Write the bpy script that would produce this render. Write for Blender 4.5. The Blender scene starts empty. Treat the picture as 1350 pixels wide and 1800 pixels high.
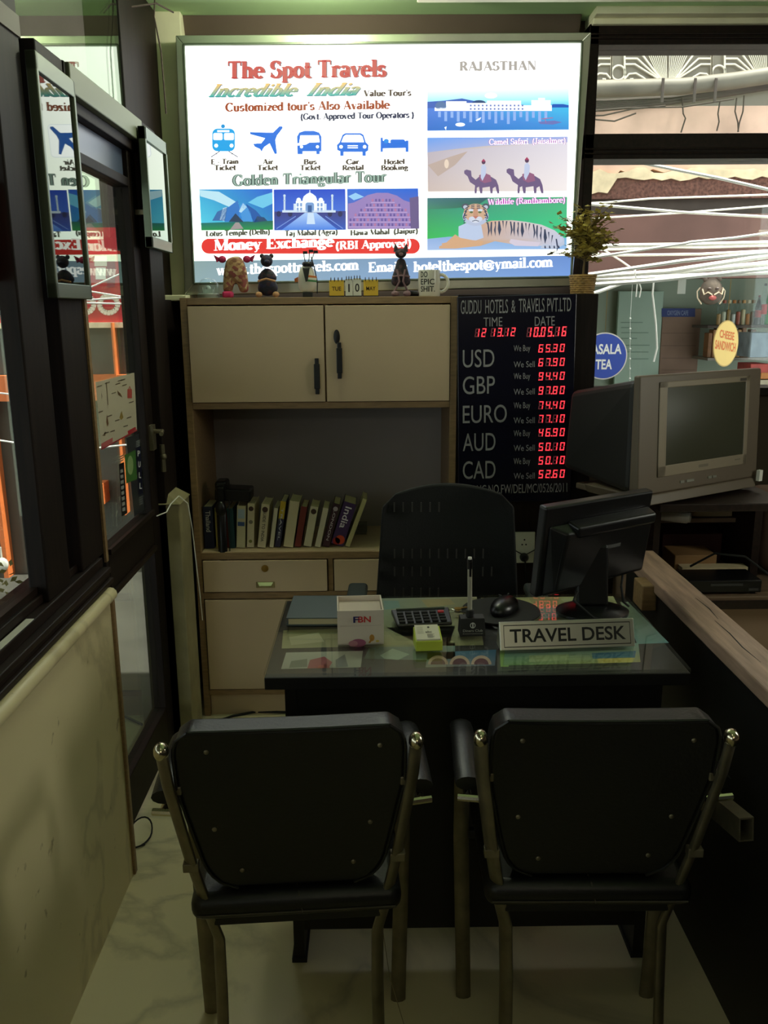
import bpy, bmesh, math, random
from mathutils import Vector, Matrix
from mathutils.geometry import tessellate_polygon
random.seed(7)
C = bpy.context.scene.collection
SC = bpy.context.scene
sin, cos, pi, R = math.sin, math.cos, math.pi, math.radians

# ------------------------------------------------------------------ camera
CAM_H, F = 1.5, 1500.0
PITCH, YAW, ROLL = R(13.4), R(0.6), R(0.4)
fw = Vector((sin(YAW)*cos(PITCH), cos(YAW)*cos(PITCH), -sin(PITCH)))
rt = Vector((cos(YAW), -sin(YAW), 0))
up = rt.cross(fw)
rt, up = rt*cos(ROLL)-up*sin(ROLL), up*cos(ROLL)+rt*sin(ROLL)
CAM = Vector((0, 0, CAM_H))
cd = bpy.data.cameras.new('camera'); cam = bpy.data.objects.new('camera', cd); C.objects.link(cam)
cd.sensor_fit = 'VERTICAL'; cd.sensor_height = 36; cd.lens = 36*F/1800
cd.clip_start = 0.02
cam.matrix_world = Matrix(((rt.x, up.x, -fw.x, 0), (rt.y, up.y, -fw.y, 0), (rt.z, up.z, -fw.z, CAM_H), (0, 0, 0, 1)))
SC.camera = cam
def ray(px, py): return fw*F + rt*(px-675) - up*(py-900)
def at_x(px, py, X): d = ray(px, py); return CAM + d*(X/d.x)
def at_y(px, py, Y): d = ray(px, py); return CAM + d*(Y/d.y)
def at_z(px, py, Z): d = ray(px, py); return CAM + d*((Z-CAM_H)/d.z)

# ------------------------------------------------------------------ light
SC.view_settings.view_transform = 'Standard'; SC.view_settings.look = 'None'
SC.view_settings.exposure = 0.0; SC.view_settings.gamma = 1.0
w = bpy.data.worlds.new('sky'); SC.world = w; w.use_nodes = True
bg = w.node_tree.nodes['Background']; bg.inputs[0].default_value = (0.92, 0.97, 1, 1); bg.inputs[1].default_value = 2.6
def lamp(name, kind, loc, energy, color, size=None, target=None, size_y=None):
    l = bpy.data.lights.new(name, kind); l.energy = energy; l.color = color
    if size is not None:
        if kind == 'AREA':
            l.size = size
            if size_y: l.shape = 'RECTANGLE'; l.size_y = size_y
        elif kind == 'SUN': l.angle = size
        else: l.shadow_soft_size = size
    o = bpy.data.objects.new(name, l); C.objects.link(o); o.location = loc
    if target is not None: o.rotation_euler = (Vector(target)-Vector(loc)).to_track_quat('-Z', 'Y').to_euler()
    return o
SUN_DIR = Vector((-0.42, 0.035, -0.9))
lamp('sun', 'SUN', (1, 4, 6), 13, (1, 0.95, 0.86), R(0.6), Vector((1, 4, 6))+SUN_DIR)
lamp('shop_fill_light', 'AREA', (2.2, 5.5, 2.1), 5.5, (0.86, 1, 0.86), 1.4, (2.2, 5.7, 0), 0.3)  # added area light to brighten the cafe room, no tube is modelled
lamp('room_lamp_light', 'POINT', (-0.16, 2.86, 2.425), 9.5, (1, 0.99, 0.76), 0.035)
lamp('rear_fill_spot', 'SPOT', (0.1, 0.2, 2.455), 2.0, (1, 0.88, 0.62), 0.06, (0.1, 0.2, 0)).data.spot_size = R(160)  # added fill from behind, under the unseen rear ceiling lamp

lamp('rear_fill_area', 'AREA', (0.6, -1.5, 2.15), 3.5, (1, 0.88, 0.64), 1.2, (0.3, 1.8, 1.9), 0.06)  # added fill behind the camera, without any fixture
lamp('side_fill_light', 'AREA', (2.42, 1.70, 1.62), 13.5, (1, 0.9, 0.78), 0.5, (-0.6, 1.5, 0.9), 0.8)  # fill light set outside the added right-hand window

# ------------------------------------------------------------------ materials
def lin(c): return c/12.92 if c <= 0.04045 else ((c+0.055)/1.055)**2.4
def S(r, g, b, k=1.0): return (lin(r/255)*k, lin(g/255)*k, lin(b/255)*k)
def mat(name, col, rough=0.5, metal=0.0, spec=0.5, noise=0.0, scale=8.0, bump=0.0, stretch=None, coat=0.0):
    m = bpy.data.materials.new(name); m.use_nodes = True
    nt = m.node_tree; b = nt.nodes['Principled BSDF']
    b.inputs['Base Color'].default_value = (*col, 1); b.inputs['Roughness'].default_value = rough
    b.inputs['Metallic'].default_value = metal; b.inputs['Specular IOR Level'].default_value = spec
    b.inputs['Coat Weight'].default_value = coat
    if noise or bump:
        tc = nt.nodes.new('ShaderNodeTexCoord'); mp = nt.nodes.new('ShaderNodeMapping')
        if stretch: mp.inputs['Scale'].default_value = stretch
        n = nt.nodes.new('ShaderNodeTexNoise'); n.inputs['Scale'].default_value = scale; n.inputs['Detail'].default_value = 6
        nt.links.new(tc.outputs['Object'], mp.inputs[0]); nt.links.new(mp.outputs[0], n.inputs['Vector'])
        if noise:
            r = nt.nodes.new('ShaderNodeValToRGB')
            r.color_ramp.elements[0].position = 0.3; r.color_ramp.elements[1].position = 0.7
            r.color_ramp.elements[0].color = (*[c*(1-noise) for c in col], 1)
            r.color_ramp.elements[1].color = (*[min(1, c*(1+noise*0.6)) for c in col], 1)
            nt.links.new(n.outputs[0], r.inputs[0]); nt.links.new(r.outputs[0], b.inputs['Base Color'])
        if bump:
            bp = nt.nodes.new('ShaderNodeBump'); bp.inputs['Strength'].default_value = bump; bp.inputs['Distance'].default_value = 0.004
            nt.links.new(n.outputs[0], bp.inputs['Height']); nt.links.new(bp.outputs[0], b.inputs['Normal'])
    return m
def marble(name, base, vein, scale, rough, dirt=None):
    m = bpy.data.materials.new(name); m.use_nodes = True
    nt = m.node_tree; b = nt.nodes['Principled BSDF']; b.inputs['Roughness'].default_value = rough
    L = nt.links.new; N = nt.nodes.new
    tc = N('ShaderNodeTexCoord'); mp = N('ShaderNodeMapping'); mp.inputs['Rotation'].default_value = (0.2, 0.1, 0.25)
    mp.inputs['Scale'].default_value = (0.6, 1.6, 1.0)
    L(tc.outputs['Object'], mp.inputs[0])
    n = N('ShaderNodeTexNoise'); n.inputs['Scale'].default_value = scale; n.inputs['Detail'].default_value = 9; n.inputs['Distortion'].default_value = 0.9
    L(mp.outputs[0], n.inputs['Vector'])
    s = N('ShaderNodeMath'); s.operation = 'SUBTRACT'; s.inputs[1].default_value = 0.5; L(n.outputs[0], s.inputs[0])
    a = N('ShaderNodeMath'); a.operation = 'ABSOLUTE'; L(s.outputs[0], a.inputs[0])
    r = N('ShaderNodeValToRGB'); L(a.outputs[0], r.inputs[0])
    r.color_ramp.elements[0].position = 0.0; r.color_ramp.elements[0].color = (*vein, 1)
    r.color_ramp.elements[1].position = 0.022; r.color_ramp.elements[1].color = (*base, 1)
    n2 = N('ShaderNodeTexNoise'); n2.inputs['Scale'].default_value = scale*1.3; n2.inputs['Detail'].default_value = 4; L(tc.outputs['Object'], n2.inputs['Vector'])
    mx = N('ShaderNodeMix'); mx.data_type = 'RGBA'; mx.blend_type = 'MULTIPLY'; mx.inputs[0].default_value = 0.32
    r2 = N('ShaderNodeValToRGB'); r2.color_ramp.elements[0].position = 0.3; r2.color_ramp.elements[1].position = 0.75
    r2.color_ramp.elements[0].color = (0.62, 0.6, 0.52, 1); r2.color_ramp.elements[1].color = (1, 1, 1, 1)
    L(n2.outputs[0], r2.inputs[0]); L(r.outputs[0], mx.inputs[6]); L(r2.outputs[0], mx.inputs[7])
    out = mx.outputs[2]
    if dirt:      # small dark scuffs
        n3 = N('ShaderNodeTexNoise'); n3.inputs['Scale'].default_value = dirt; n3.inputs['Detail'].default_value = 3; L(tc.outputs['Object'], n3.inputs['Vector'])
        r3 = N('ShaderNodeValToRGB'); r3.color_ramp.elements[0].position = 0.70; r3.color_ramp.elements[0].color = (1, 1, 1, 1); r3.color_ramp.elements[1].position = 0.76; r3.color_ramp.elements[1].color = (0.5, 0.46, 0.4, 1)
        L(n3.outputs[0], r3.inputs[0]); m2 = N('ShaderNodeMix'); m2.data_type = 'RGBA'; m2.blend_type = 'MULTIPLY'; m2.inputs[0].default_value = 1.0
        L(out, m2.inputs[6]); L(r3.outputs[0], m2.inputs[7]); out = m2.outputs[2]
    L(out, b.inputs['Base Color'])
    return m
def glass(name, tint=(0.9, 0.97, 0.93), ior=1.5, refl=(1, 1, 1), rough=0.0):
    m = bpy.data.materials.new(name); m.use_nodes = True
    nt = m.node_tree; nt.nodes.clear(); N = nt.nodes.new
    o = N('ShaderNodeOutputMaterial'); mx = N('ShaderNodeMixShader'); t = N('ShaderNodeBsdfTransparent'); g = N('ShaderNodeBsdfGlossy')
    fr = N('ShaderNodeFresnel'); ge = N('ShaderNodeNewGeometry'); ma = N('ShaderNodeMath'); ma.operation = 'MULTIPLY_ADD'
    ma.inputs[1].default_value = 1/ior-ior; ma.inputs[2].default_value = ior      # same reflectance on both faces of the sheet
    nt.links.new(ge.outputs['Backfacing'], ma.inputs[0]); nt.links.new(ma.outputs[0], fr.inputs[0])
    t.inputs[0].default_value = (*tint, 1); g.inputs[0].default_value = (*refl, 1); g.inputs['Roughness'].default_value = rough
    nt.links.new(fr.outputs[0], mx.inputs[0]); nt.links.new(t.outputs[0], mx.inputs[1]); nt.links.new(g.outputs[0], mx.inputs[2])
    nt.links.new(mx.outputs[0], o.inputs[0])
    return m
def emit(name, col, k):
    m = bpy.data.materials.new(name); m.use_nodes = True
    b = m.node_tree.nodes['Principled BSDF']; b.inputs['Base Color'].default_value = (*[c*0.3 for c in col], 1)
    b.inputs['Emission Color'].default_value = (*col, 1); b.inputs['Emission Strength'].default_value = k
    return m
def printed(name, emission=0.0, rough=0.6, spec=0.3):
    m = bpy.data.materials.new(name); m.use_nodes = True
    nt = m.node_tree; b = nt.nodes['Principled BSDF']
    a = nt.nodes.new('ShaderNodeVertexColor'); a.layer_name = 'Col'
    if emission:
        nt.links.new(a.outputs[0], b.inputs['Emission Color']); b.inputs['Emission Strength'].default_value = emission
        b.inputs['Base Color'].default_value = (0.05, 0.05, 0.05, 1)
    else: nt.links.new(a.outputs[0], b.inputs['Base Color'])
    b.inputs['Roughness'].default_value = rough; b.inputs['Specular IOR Level'].default_value = spec
    return m

M = {}
M['floor'] = marble('floor_marble', S(216, 206, 170), S(184, 176, 146), 1.0, 0.3)
M['dado'] = marble('dado_marble', S(222, 208, 166), S(196, 182, 142), 0.9, 0.4, dirt=22)
M['ceiling'] = mat('ceiling_paint', S(204, 238, 182), 0.8, noise=0.06, scale=3)
M['cream'] = mat('cream_paint', S(236, 232, 200), 0.7, noise=0.15, scale=5)
M['wall'] = mat('room_paint', S(86, 72, 60), 0.8, noise=0.1, scale=4)
M['wood'] = mat('dark_wood', S(27, 17, 13), 0.6, noise=0.5, scale=6, stretch=(14, 14, 1.2), spec=0.2)
M['woodh'] = mat('dark_wood_rail', S(34, 22, 17), 0.5, noise=0.5, scale=6, stretch=(14, 1.2, 14), spec=0.25)
M['cap'] = mat('worn_wood_cap', S(160, 132, 116), 0.38, noise=0.35, scale=7, stretch=(10, 1.0, 10), bump=0.25)
M['edge'] = mat('brown_edging', S(140, 112, 78), 0.45, noise=0.25, scale=9, stretch=(2, 12, 12))
M['lam'] = mat('cream_laminate', S(192, 168, 138), 0.42, noise=0.05, scale=4)
M['backpan'] = mat('pale_back_panel', S(146, 138, 138), 0.6, noise=0.08, scale=2)
M['black'] = mat('black_laminate', S(14, 13, 13), 0.5)
M['blackgloss'] = mat('black_plastic', S(16, 16, 18), 0.3)
M['rubber'] = mat('black_rubber', S(18, 18, 18), 0.8)
M['leather'] = mat('black_leatherette', S(15, 15, 15), 0.4, bump=0.15, scale=160, spec=0.5)
M['mesh'] = mat('black_mesh_fabric', S(12, 12, 12), 0.8, bump=0.3, scale=200)
M['chrome'] = mat('worn_chrome', S(205, 196, 170), 0.2, 1.0)
M['tube'] = mat('dull_metal_tube', S(130, 122, 100), 0.42, 0.75, noise=0.3, scale=20)
M['alu'] = mat('aluminium_frame', S(112, 122, 106), 0.4, 0.85)
M['alud'] = mat('brushed_aluminium', S(190, 192, 180), 0.32, 0.9, noise=0.08, scale=12)
M['steel'] = mat('steel', S(190, 190, 186), 0.25, 1.0)
M['brass'] = mat('brass', S(176, 140, 70), 0.35, 0.9)
M['white'] = mat('white_plastic', S(225, 222, 212), 0.45)
M['glass'] = glass('window_glass', (0.93, 0.97, 0.94), 1.5)
M['doorglass'] = glass('door_glass', (0.88, 0.92, 0.88), 1.6, (0.86, 1.0, 0.78))
M['picglass'] = mat('picture_glass', S(10, 11, 14), 0.02, spec=1.0)
M['picglass'].node_tree.nodes['Principled BSDF'].inputs['Specular Tint'].default_value = (0.78, 1, 0.62, 1)
M['screenoff'] = mat('dark_monitor_screen', S(10, 11, 14), 0.1)
M['deskglass'] = glass('desk_glass', (0.975, 0.985, 0.965), 1.52)
M['clear'] = glass('clear_glass', (0.93, 0.97, 0.97), 1.3)
M['plaster'] = mat('pink_plaster', S(224, 186, 166), 0.85, noise=0.25, scale=5, bump=0.3)
M['torn'] = mat('torn_plaster', S(236, 212, 176), 0.9, noise=0.25, scale=14, bump=0.6)
M['maroon'] = mat('maroon_board', S(120, 84, 76), 0.7, noise=0.2, scale=4)
M['slate'] = mat('dark_slate', S(78, 66, 60), 0.8, noise=0.3, scale=6)
M['brownrough'] = mat('rough_brown_render', S(116, 78, 68), 0.95, noise=0.55, scale=60, bump=0.8)
M['greygreen'] = mat('grey_green_paint', S(150, 160, 140), 0.6, noise=0.08, scale=3)
M['greypanel'] = mat('green_grey_panel', S(158, 180, 160), 0.4, noise=0.06, scale=3)
M['brownboard'] = mat('brown_hardboard', S(138, 108, 90), 0.7, noise=0.15, scale=6)
M['cable'] = mat('white_cable', S(250, 246, 238), 0.5)
M['dcable'] = mat('dark_cable', S(66, 52, 44), 0.7)
M['pipe'] = mat('grey_pipe', S(112, 104, 92), 0.6, noise=0.2, scale=8)
M['grille'] = mat('white_ironwork', S(238, 228, 210), 0.5)
M['darkglass'] = mat('dusty_glass', S(120, 110, 96), 0.3)
M['ground'] = mat('street_paving', S(64, 62, 56), 0.9, noise=0.25, scale=4)
M['orange'] = mat('orange_paint', S(226, 120, 62), 0.6, noise=0.12, scale=6)
M['red'] = mat('red_paint', S(186, 40, 46), 0.5)
M['greyshop'] = mat('grey_shop_panel', S(84, 82, 72), 0.6, noise=0.15, scale=3)
M['print'] = printed('ink_print')
M['gprint'] = printed('glossy_print', rough=0.3, spec=0.5)
M['lightprint'] = printed('backlit_print', 1.0, rough=0.7, spec=0.1)
M['led'] = printed('lit_digits', 2.2)

# ------------------------------------------------------------------ mesh helpers
class MB:
    def __init__(s): s.v, s.f, s.m = [], [], []
    def add(s, vs, fs, m=0):
        b = len(s.v); s.v += [Vector(v) for v in vs]; s.f += [[b+i for i in f] for f in fs]; s.m += [m]*len(fs); return s
    def hexa(s, p, m=0):   # p: bottom 4 ccw, top 4
        return s.add(p, [(3, 2, 1, 0), (4, 5, 6, 7), (0, 1, 5, 4), (1, 2, 6, 5), (2, 3, 7, 6), (3, 0, 4, 7)], m)
    def box(s, x0, x1, y0, y1, z0, z1, m=0, T=None):
        p = [(x0, y0, z0), (x1, y0, z0), (x1, y1, z0), (x0, y1, z0), (x0, y0, z1), (x1, y0, z1), (x1, y1, z1), (x0, y1, z1)]
        p = [Vector(q) for q in p]
        if T is not None: p = [T @ q for q in p]
        return s.hexa(p, m)
    def prism(s, pts, d, m=0):   # pts: planar 3D polygon, extruded by vector d
        n = len(pts); d = Vector(d); p = [Vector(q) for q in pts]
        return s.add(p+[q+d for q in p], [list(range(n))[::-1], list(range(n, 2*n))]+[(i, (i+1) % n, n+(i+1) % n, n+i) for i in range(n)], m)
    def tube(s, pts, r, n=8, m=0, caps=True, flat=None, closed=False):
        # r radius or list; flat=(a, b, upvector): elliptical section
        P = [Vector(p) for p in pts]; k = len(P); ring = []
        u = None
        for i, p in enumerate(P):
            t = (P[(i+1) % k]-P[i-1]) if closed else (P[min(i+1, k-1)]-P[max(i-1, 0)])
            t.normalize()
            if flat: a = Vector(flat[2]); a = (a-t*a.dot(t)).normalized()
            elif u is None:
                a = Vector((0, 0, 1)) if abs(t.z) < 0.9 else Vector((1, 0, 0)); a = (a-t*a.dot(t)).normalized()
            else: a = (u-t*u.dot(t)).normalized()
            u = a; b = t.cross(a); rr = r[i] if isinstance(r, (list, tuple)) else r
            ra, rb = (flat[0], flat[1]) if flat else (rr, rr)
            ring.append([p+a*cos(2*pi*j/n)*ra+b*sin(2*pi*j/n)*rb for j in range(n)])
        vs = [q for g in ring for q in g]; fs = []
        for i in range(k if closed else k-1):
            i2 = (i+1) % k
            fs += [(i*n+j, i*n+(j+1) % n, i2*n+(j+1) % n, i2*n+j) for j in range(n)]
        if caps and not closed: fs += [list(range(n))[::-1], [(k-1)*n+j for j in range(n)]]
        return s.add(vs, fs, m)
    def lathe(s, prof, n=24, m=0, T=None, a0=0, a1=2*pi):
        vs, fs = [], []; k = len(prof); full = abs(a1-a0-2*pi) < 1e-6; cols = n if full else n+1
        for r, z in prof:
            for j in range(cols):
                a = a0+(a1-a0)*j/n; q = Vector((r*cos(a), r*sin(a), z)); vs.append(T @ q if T is not None else q)
        for i in range(k-1):
            for j in range(n):
                j2 = (j+1) % cols; fs.append((i*cols+j, i*cols+j2, (i+1)*cols+j2, (i+1)*cols+j))
        if full:
            if prof[0][0] > 1e-5: fs.append(list(range(cols))[::-1])
            if prof[-1][0] > 1e-5: fs.append([(k-1)*cols+j for j in range(cols)])
        return s.add(vs, fs, m)
    def ball(s, c, r, n=14, m=0, T=None):
        r = r if isinstance(r, (tuple, list)) else (r, r, r); c = Vector(c); k = max(6, n//2)
        vs = [Vector((0, 0, -r[2]))]; fs = []
        for i in range(1, k):
            a = -pi/2+pi*i/k
            vs += [Vector((r[0]*cos(a)*cos(2*pi*j/n), r[1]*cos(a)*sin(2*pi*j/n), r[2]*sin(a))) for j in range(n)]
        vs.append(Vector((0, 0, r[2]))); e = len(vs)-1
        fs += [(0, 1+(j+1) % n, 1+j) for j in range(n)]
        for i in range(k-2): fs += [(1+i*n+j, 1+i*n+(j+1) % n, 1+(i+1)*n+(j+1) % n, 1+(i+1)*n+j) for j in range(n)]
        fs += [(1+(k-2)*n+j, 1+(k-2)*n+(j+1) % n, e) for j in range(n)]
        if T is not None: vs = [T @ q for q in vs]
        return s.add([q+c for q in vs], fs, m)
    def build(s, name, mats, parent=None, smooth=False, bevel=0, seg=2, sub=0, loc=None):
        me = bpy.data.meshes.new(name); V = s.v
        if parent is None and loc is None and V:
            lo = Vector((min(v.x for v in V), min(v.y for v in V), min(v.z for v in V))); hi = Vector((max(v.x for v in V), max(v.y for v in V), max(v.z for v in V)))
            loc = Vector(((lo.x+hi.x)/2, (lo.y+hi.y)/2, lo.z)); V = [v-loc for v in V]
        me.from_pydata([tuple(v) for v in V], [], s.f); me.validate()
        mats = mats if isinstance(mats, (list, tuple)) else [mats]
        for q in mats: me.materials.append(q)
        if len(me.polygons) == len(s.m): me.polygons.foreach_set('material_index', s.m)
        bm = bmesh.new(); bm.from_mesh(me); bmesh.ops.recalc_face_normals(bm, faces=bm.faces); bm.to_mesh(me); bm.free()
        if smooth:
            me.polygons.foreach_set('use_smooth', [True]*len(me.polygons)); me.set_sharp_from_angle(angle=R(40 if smooth is True else smooth))
        o = bpy.data.objects.new(name, me); C.objects.link(o)
        if parent is not None: o.parent = parent
        elif loc is not None: o.location = loc
        if bevel:
            b = o.modifiers.new('bevel', 'BEVEL'); b.width = bevel; b.segments = seg; b.limit_method = 'ANGLE'; b.angle_limit = R(35)
        if sub:
            b = o.modifiers.new('sub', 'SUBSURF'); b.levels = sub; b.render_levels = sub
        return o
def thing(name, label, cat, loc=(0, 0, 0), rz=0.0, group=None):
    o = bpy.data.objects.new(name, None); C.objects.link(o); o.location = loc; o.rotation_euler = (0, 0, rz); o.empty_display_size = 0.05
    return tag(o, label, cat, group)
def tag(o, label, cat, group=None):
    o['label'] = label; o['category'] = cat
    if group: o['group'] = group
    return o
def struct(o, label=None):
    o['kind'] = 'structure'
    if label: o['label'] = label
    return o
def lab(o, label): o['label'] = label; return o
def bx(*a): return MB().box(*a)
def rot(loc, rx=0, ry=0, rz=0): return Matrix.Translation(loc) @ Matrix.Rotation(rz, 4, 'Z') @ Matrix.Rotation(ry, 4, 'Y') @ Matrix.Rotation(rx, 4, 'X')
def arc2(cx, cy, rx, ry, a0, a1, n=12): return [(cx+rx*cos(R(a0+(a1-a0)*i/n)), cy+ry*sin(R(a0+(a1-a0)*i/n))) for i in range(n+1)]

# ------------------------------------------------------------------ lettering
_tc = {}
def sans(text, bold=0.0):
    if (text, bold) in _tc: return _tc[(text, bold)]
    cu = bpy.data.curves.new('lettering', 'FONT'); cu.body = text; cu.size = 1; cu.offset = bold; cu.resolution_u = 4
    ob = bpy.data.objects.new('lettering', cu); C.objects.link(ob)
    dg = bpy.context.evaluated_depsgraph_get(); me = ob.evaluated_get(dg).to_mesh()
    V = [(v.co.x, v.co.y) for v in me.vertices]; P = [[V[i] for i in p.vertices] for p in me.polygons]
    bpy.data.objects.remove(ob); bpy.data.curves.remove(cu)
    x0 = min(v[0] for v in V); x1 = max(v[0] for v in V)
    _tc[(text, bold)] = (P, x0, x1, 0.69)
    return _tc[(text, bold)]
T_, t_ = 0.22, 0.11
def _v(x, y0, y1, f='bt'): return ('v', x, y0, y1, f)
def _a(*a): return ('a',)+a
def _l(w, *p): return ('l', w, p)
def _h(x0, x1, y): return ('l', t_, ((x0, y), (x1, y)))
GL = {
 'A': (.82, [_l(.08, (.1, 0), (.42, 1)), _l(T_, (.4, 1), (.72, 0)), _h(.2, .62, .34), ('s', .1, 0), ('s', .72, 0)]),
 'B': (.76, [_v(.2, 0, 1), _a(.38, .75, .22, .23, -90, 90), _a(.4, .27, .26, .25, -90, 90), _h(.2, .4, .965), _h(.2, .4, .51), _h(.2, .4, .035)]),
 'C': (.78, [_a(.44, .5, .34, .48, 40, 320), _l(.06, (.72, .62), (.72, .98))]),
 'D': (.84, [_v(.2, 0, 1), _a(.38, .5, .36, .465, -90, 90), _h(.2, .4, .965), _h(.2, .4, .035)]),
 'E': (.74, [_v(.2, 0, 1), _h(.2, .64, .965), _h(.2, .48, .5), _h(.2, .66, .035), _l(.06, (.63, .97), (.63, .75)), _l(.06, (.66, .03), (.66, .28)), _l(.06, (.48, .4), (.48, .6))]),
 'G': (.86, [_a(.44, .5, .34, .48, 40, 330), _l(.06, (.72, .62), (.72, .98)), _v(.7, .06, .42, 't')]),
 'H': (.88, [_v(.2, 0, 1), _v(.68, 0, 1), _h(.2, .68, .52)]), 'I': (.42, [_v(.21, 0, 1)]),
 'J': (.52, [_v(.32, .18, 1, 't'), _a(.18, .2, .14, .19, 180, 360)]),
 'L': (.72, [_v(.2, 0, 1), _h(.2, .64, .035), _l(.06, (.64, .03), (.64, .3))]),
 'M': (1.04, [_l(.07, (.14, 0), (.14, 1)), _l(T_, (.16, 1), (.5, .05)), _l(.07, (.5, .05), (.84, 1)), _v(.86, 0, 1), ('s', .14, 0)]),
 'N': (.84, [_l(.07, (.14, 0), (.14, 1)), _l(T_, (.16, .98), (.68, .04)), _l(.07, (.7, 0), (.7, 1)), ('s', .14, 0), ('s', .7, 1), ('s', .1, 1)]),
 'O': (.86, [_a(.43, .5, .35, .48, 0, 360)]),
 'P': (.72, [_v(.2, 0, 1), _a(.38, .73, .24, .25, -90, 90), _h(.2, .4, .965), _h(.2, .4, .48)]),
 'R': (.8, [_v(.2, 0, 1), _a(.38, .74, .22, .24, -90, 90), _h(.2, .4, .965), _h(.2, .4, .5), _l(T_, (.44, .48), (.68, .02)), ('s', .7, 0)]),
 'S': (.64, [_a(.32, .74, .21, .23, 25, 250), _a(.31, .27, .24, .25, -155, 75), _l(.06, (.53, .7), (.53, .98)), _l(.06, (.08, .04), (.08, .32))]),
 'T': (.76, [_v(.38, 0, 1, 'b'), _h(.06, .7, .965), _l(.06, (.06, .97), (.06, .74)), _l(.06, (.7, .97), (.7, .74))]),
 'V': (.8, [_l(T_, (.12, 1), (.42, 0)), _l(.08, (.4, 0), (.7, 1)), ('s', .12, 1), ('s', .7, 1)]),
 'W': (1.12, [_l(T_, (.12, 1), (.36, 0)), _l(.08, (.36, 0), (.56, .9)), _l(T_, (.56, .95), (.8, 0)), _l(.08, (.8, 0), (1.02, 1)), ('s', .12, 1), ('s', 1.02, 1)]),
 'a': (.56, [_a(.22, .19, .15, .17, 0, 360), _v(.41, .02, .5, ''), _a(.25, .48, .17, .16, 0, 160), _l(.06, (.41, .05), (.52, .04))]),
 'b': (.6, [_v(.15, 0, 1, 'l'), _a(.32, .33, .2, .31, -120, 120)]), 'c': (.52, [_a(.29, .33, .21, .31, 45, 315)]),
 'd': (.62, [_v(.45, 0, 1, 'lr'), _a(.27, .33, .2, .31, 40, 320)]), 'e': (.54, [_a(.28, .33, .21, .31, 0, 315), _h(.1, .48, .37)]),
 'f': (.38, [_v(.18, 0, .8, 'b'), _a(.32, .8, .15, .17, 50, 180), _h(.04, .36, .62)]),
 'g': (.56, [_a(.25, .43, .16, .21, 0, 360), _a(.26, -.1, .2, .13, 0, 360), _l(.08, (.14, .24), (.12, .08), (.36, .04)), _l(.07, (.38, .6), (.52, .62))]),
 'h': (.64, [_v(.15, 0, 1, 'lb'), _a(.32, .44, .15, .2, 0, 150), _v(.48, 0, .46, 'b')]),
 'i': (.32, [_v(.16, 0, .64, 'lb'), ('d', .16, .88, .1)]), 'j': (.34, [_v(.2, -.15, .64, 'l'), _a(.1, -.13, .1, .13, 180, 360), ('d', .2, .88, .1)]),
 'k': (.62, [_v(.15, 0, 1, 'lb'), _l(.07, (.2, .28), (.48, .6)), _l(T_*.9, (.3, .38), (.52, .02)), ('s', .52, 0), ('s', .48, .62)]),
 'l': (.32, [_v(.16, 0, 1, 'lb')]),
 'm': (.96, [_v(.15, 0, .64, 'lb'), _a(.31, .44, .15, .2, 0, 150), _v(.47, 0, .46, 'b'), _a(.63, .44, .15, .2, 0, 150), _v(.79, 0, .46, 'b')]),
 'n': (.64, [_v(.15, 0, .64, 'lb'), _a(.32, .44, .15, .2, 0, 150), _v(.48, 0, .46, 'b')]),
 'o': (.56, [_a(.28, .33, .21, .31, 0, 360)]), 'p': (.6, [_v(.15, -.28, .64, 'lb'), _a(.32, .33, .2, .31, -120, 120)]),
 'r': (.46, [_v(.15, 0, .64, 'lb'), _a(.3, .47, .14, .17, 30, 150), ('d', .38, .54, .07)]),
 's': (.46, [_a(.23, .48, .14, .15, 25, 250), _a(.22, .18, .16, .16, -155, 75), _l(.05, (.37, .45), (.37, .63)), _l(.05, (.07, .03), (.07, .2))]),
 't': (.38, [_v(.18, .14, .88, ''), _a(.27, .14, .1, .13, 180, 320), _h(.04, .35, .62)]),
 'u': (.64, [_v(.15, .2, .64, 'l'), _a(.31, .2, .16, .19, 180, 340), _v(.47, 0, .64, 'lr')]),
 'v': (.56, [_l(T_, (.1, .64), (.3, 0)), _l(.07, (.28, 0), (.48, .64)), ('s', .1, .64), ('s', .48, .64)]),
 'w': (.82, [_l(T_, (.1, .64), (.27, 0)), _l(.07, (.27, 0), (.42, .6)), _l(T_, (.42, .64), (.58, 0)), _l(.07, (.58, 0), (.74, .64)), ('s', .1, .64), ('s', .74, .64)]),
 'x': (.56, [_l(T_, (.1, .62), (.46, .02)), _l(.08, (.46, .62), (.1, .02)), ('s', .1, .64), ('s', .46, .64), ('s', .1, 0), ('s', .46, 0)]),
 'y': (.56, [_l(T_, (.1, .64), (.3, 0)), _l(.07, (.48, .64), (.3, 0), (.2, -.24), (.1, -.24)), ('s', .1, .64), ('s', .48, .64)]),
 'z': (.5, [_h(.06, .44, .6), _l(T_, (.42, .62), (.1, .03)), _h(.06, .46, .04)]),
 '(': (.36, [_a(.42, .36, .3, .66, 120, 240)]), ')': (.36, [_a(-.06, .36, .3, .66, -60, 60)]),
 '.': (.26, [('d', .13, .09, .1)]), "'": (.22, [_l(.12, (.11, .98), (.11, .74))]), ':': (.28, [('d', .14, .09, .1), ('d', .14, .52, .1)]),
 '-': (.44, [_l(.1, (.08, .34), (.36, .34))]), '@': (1.0, [_a(.5, .36, .42, .46, 20, 330), _a(.48, .36, .17, .22, 0, 360), _l(.09, (.68, .58), (.66, .14), (.82, .12), (.9, .4))]), ' ': (.32, []),
}
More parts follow.
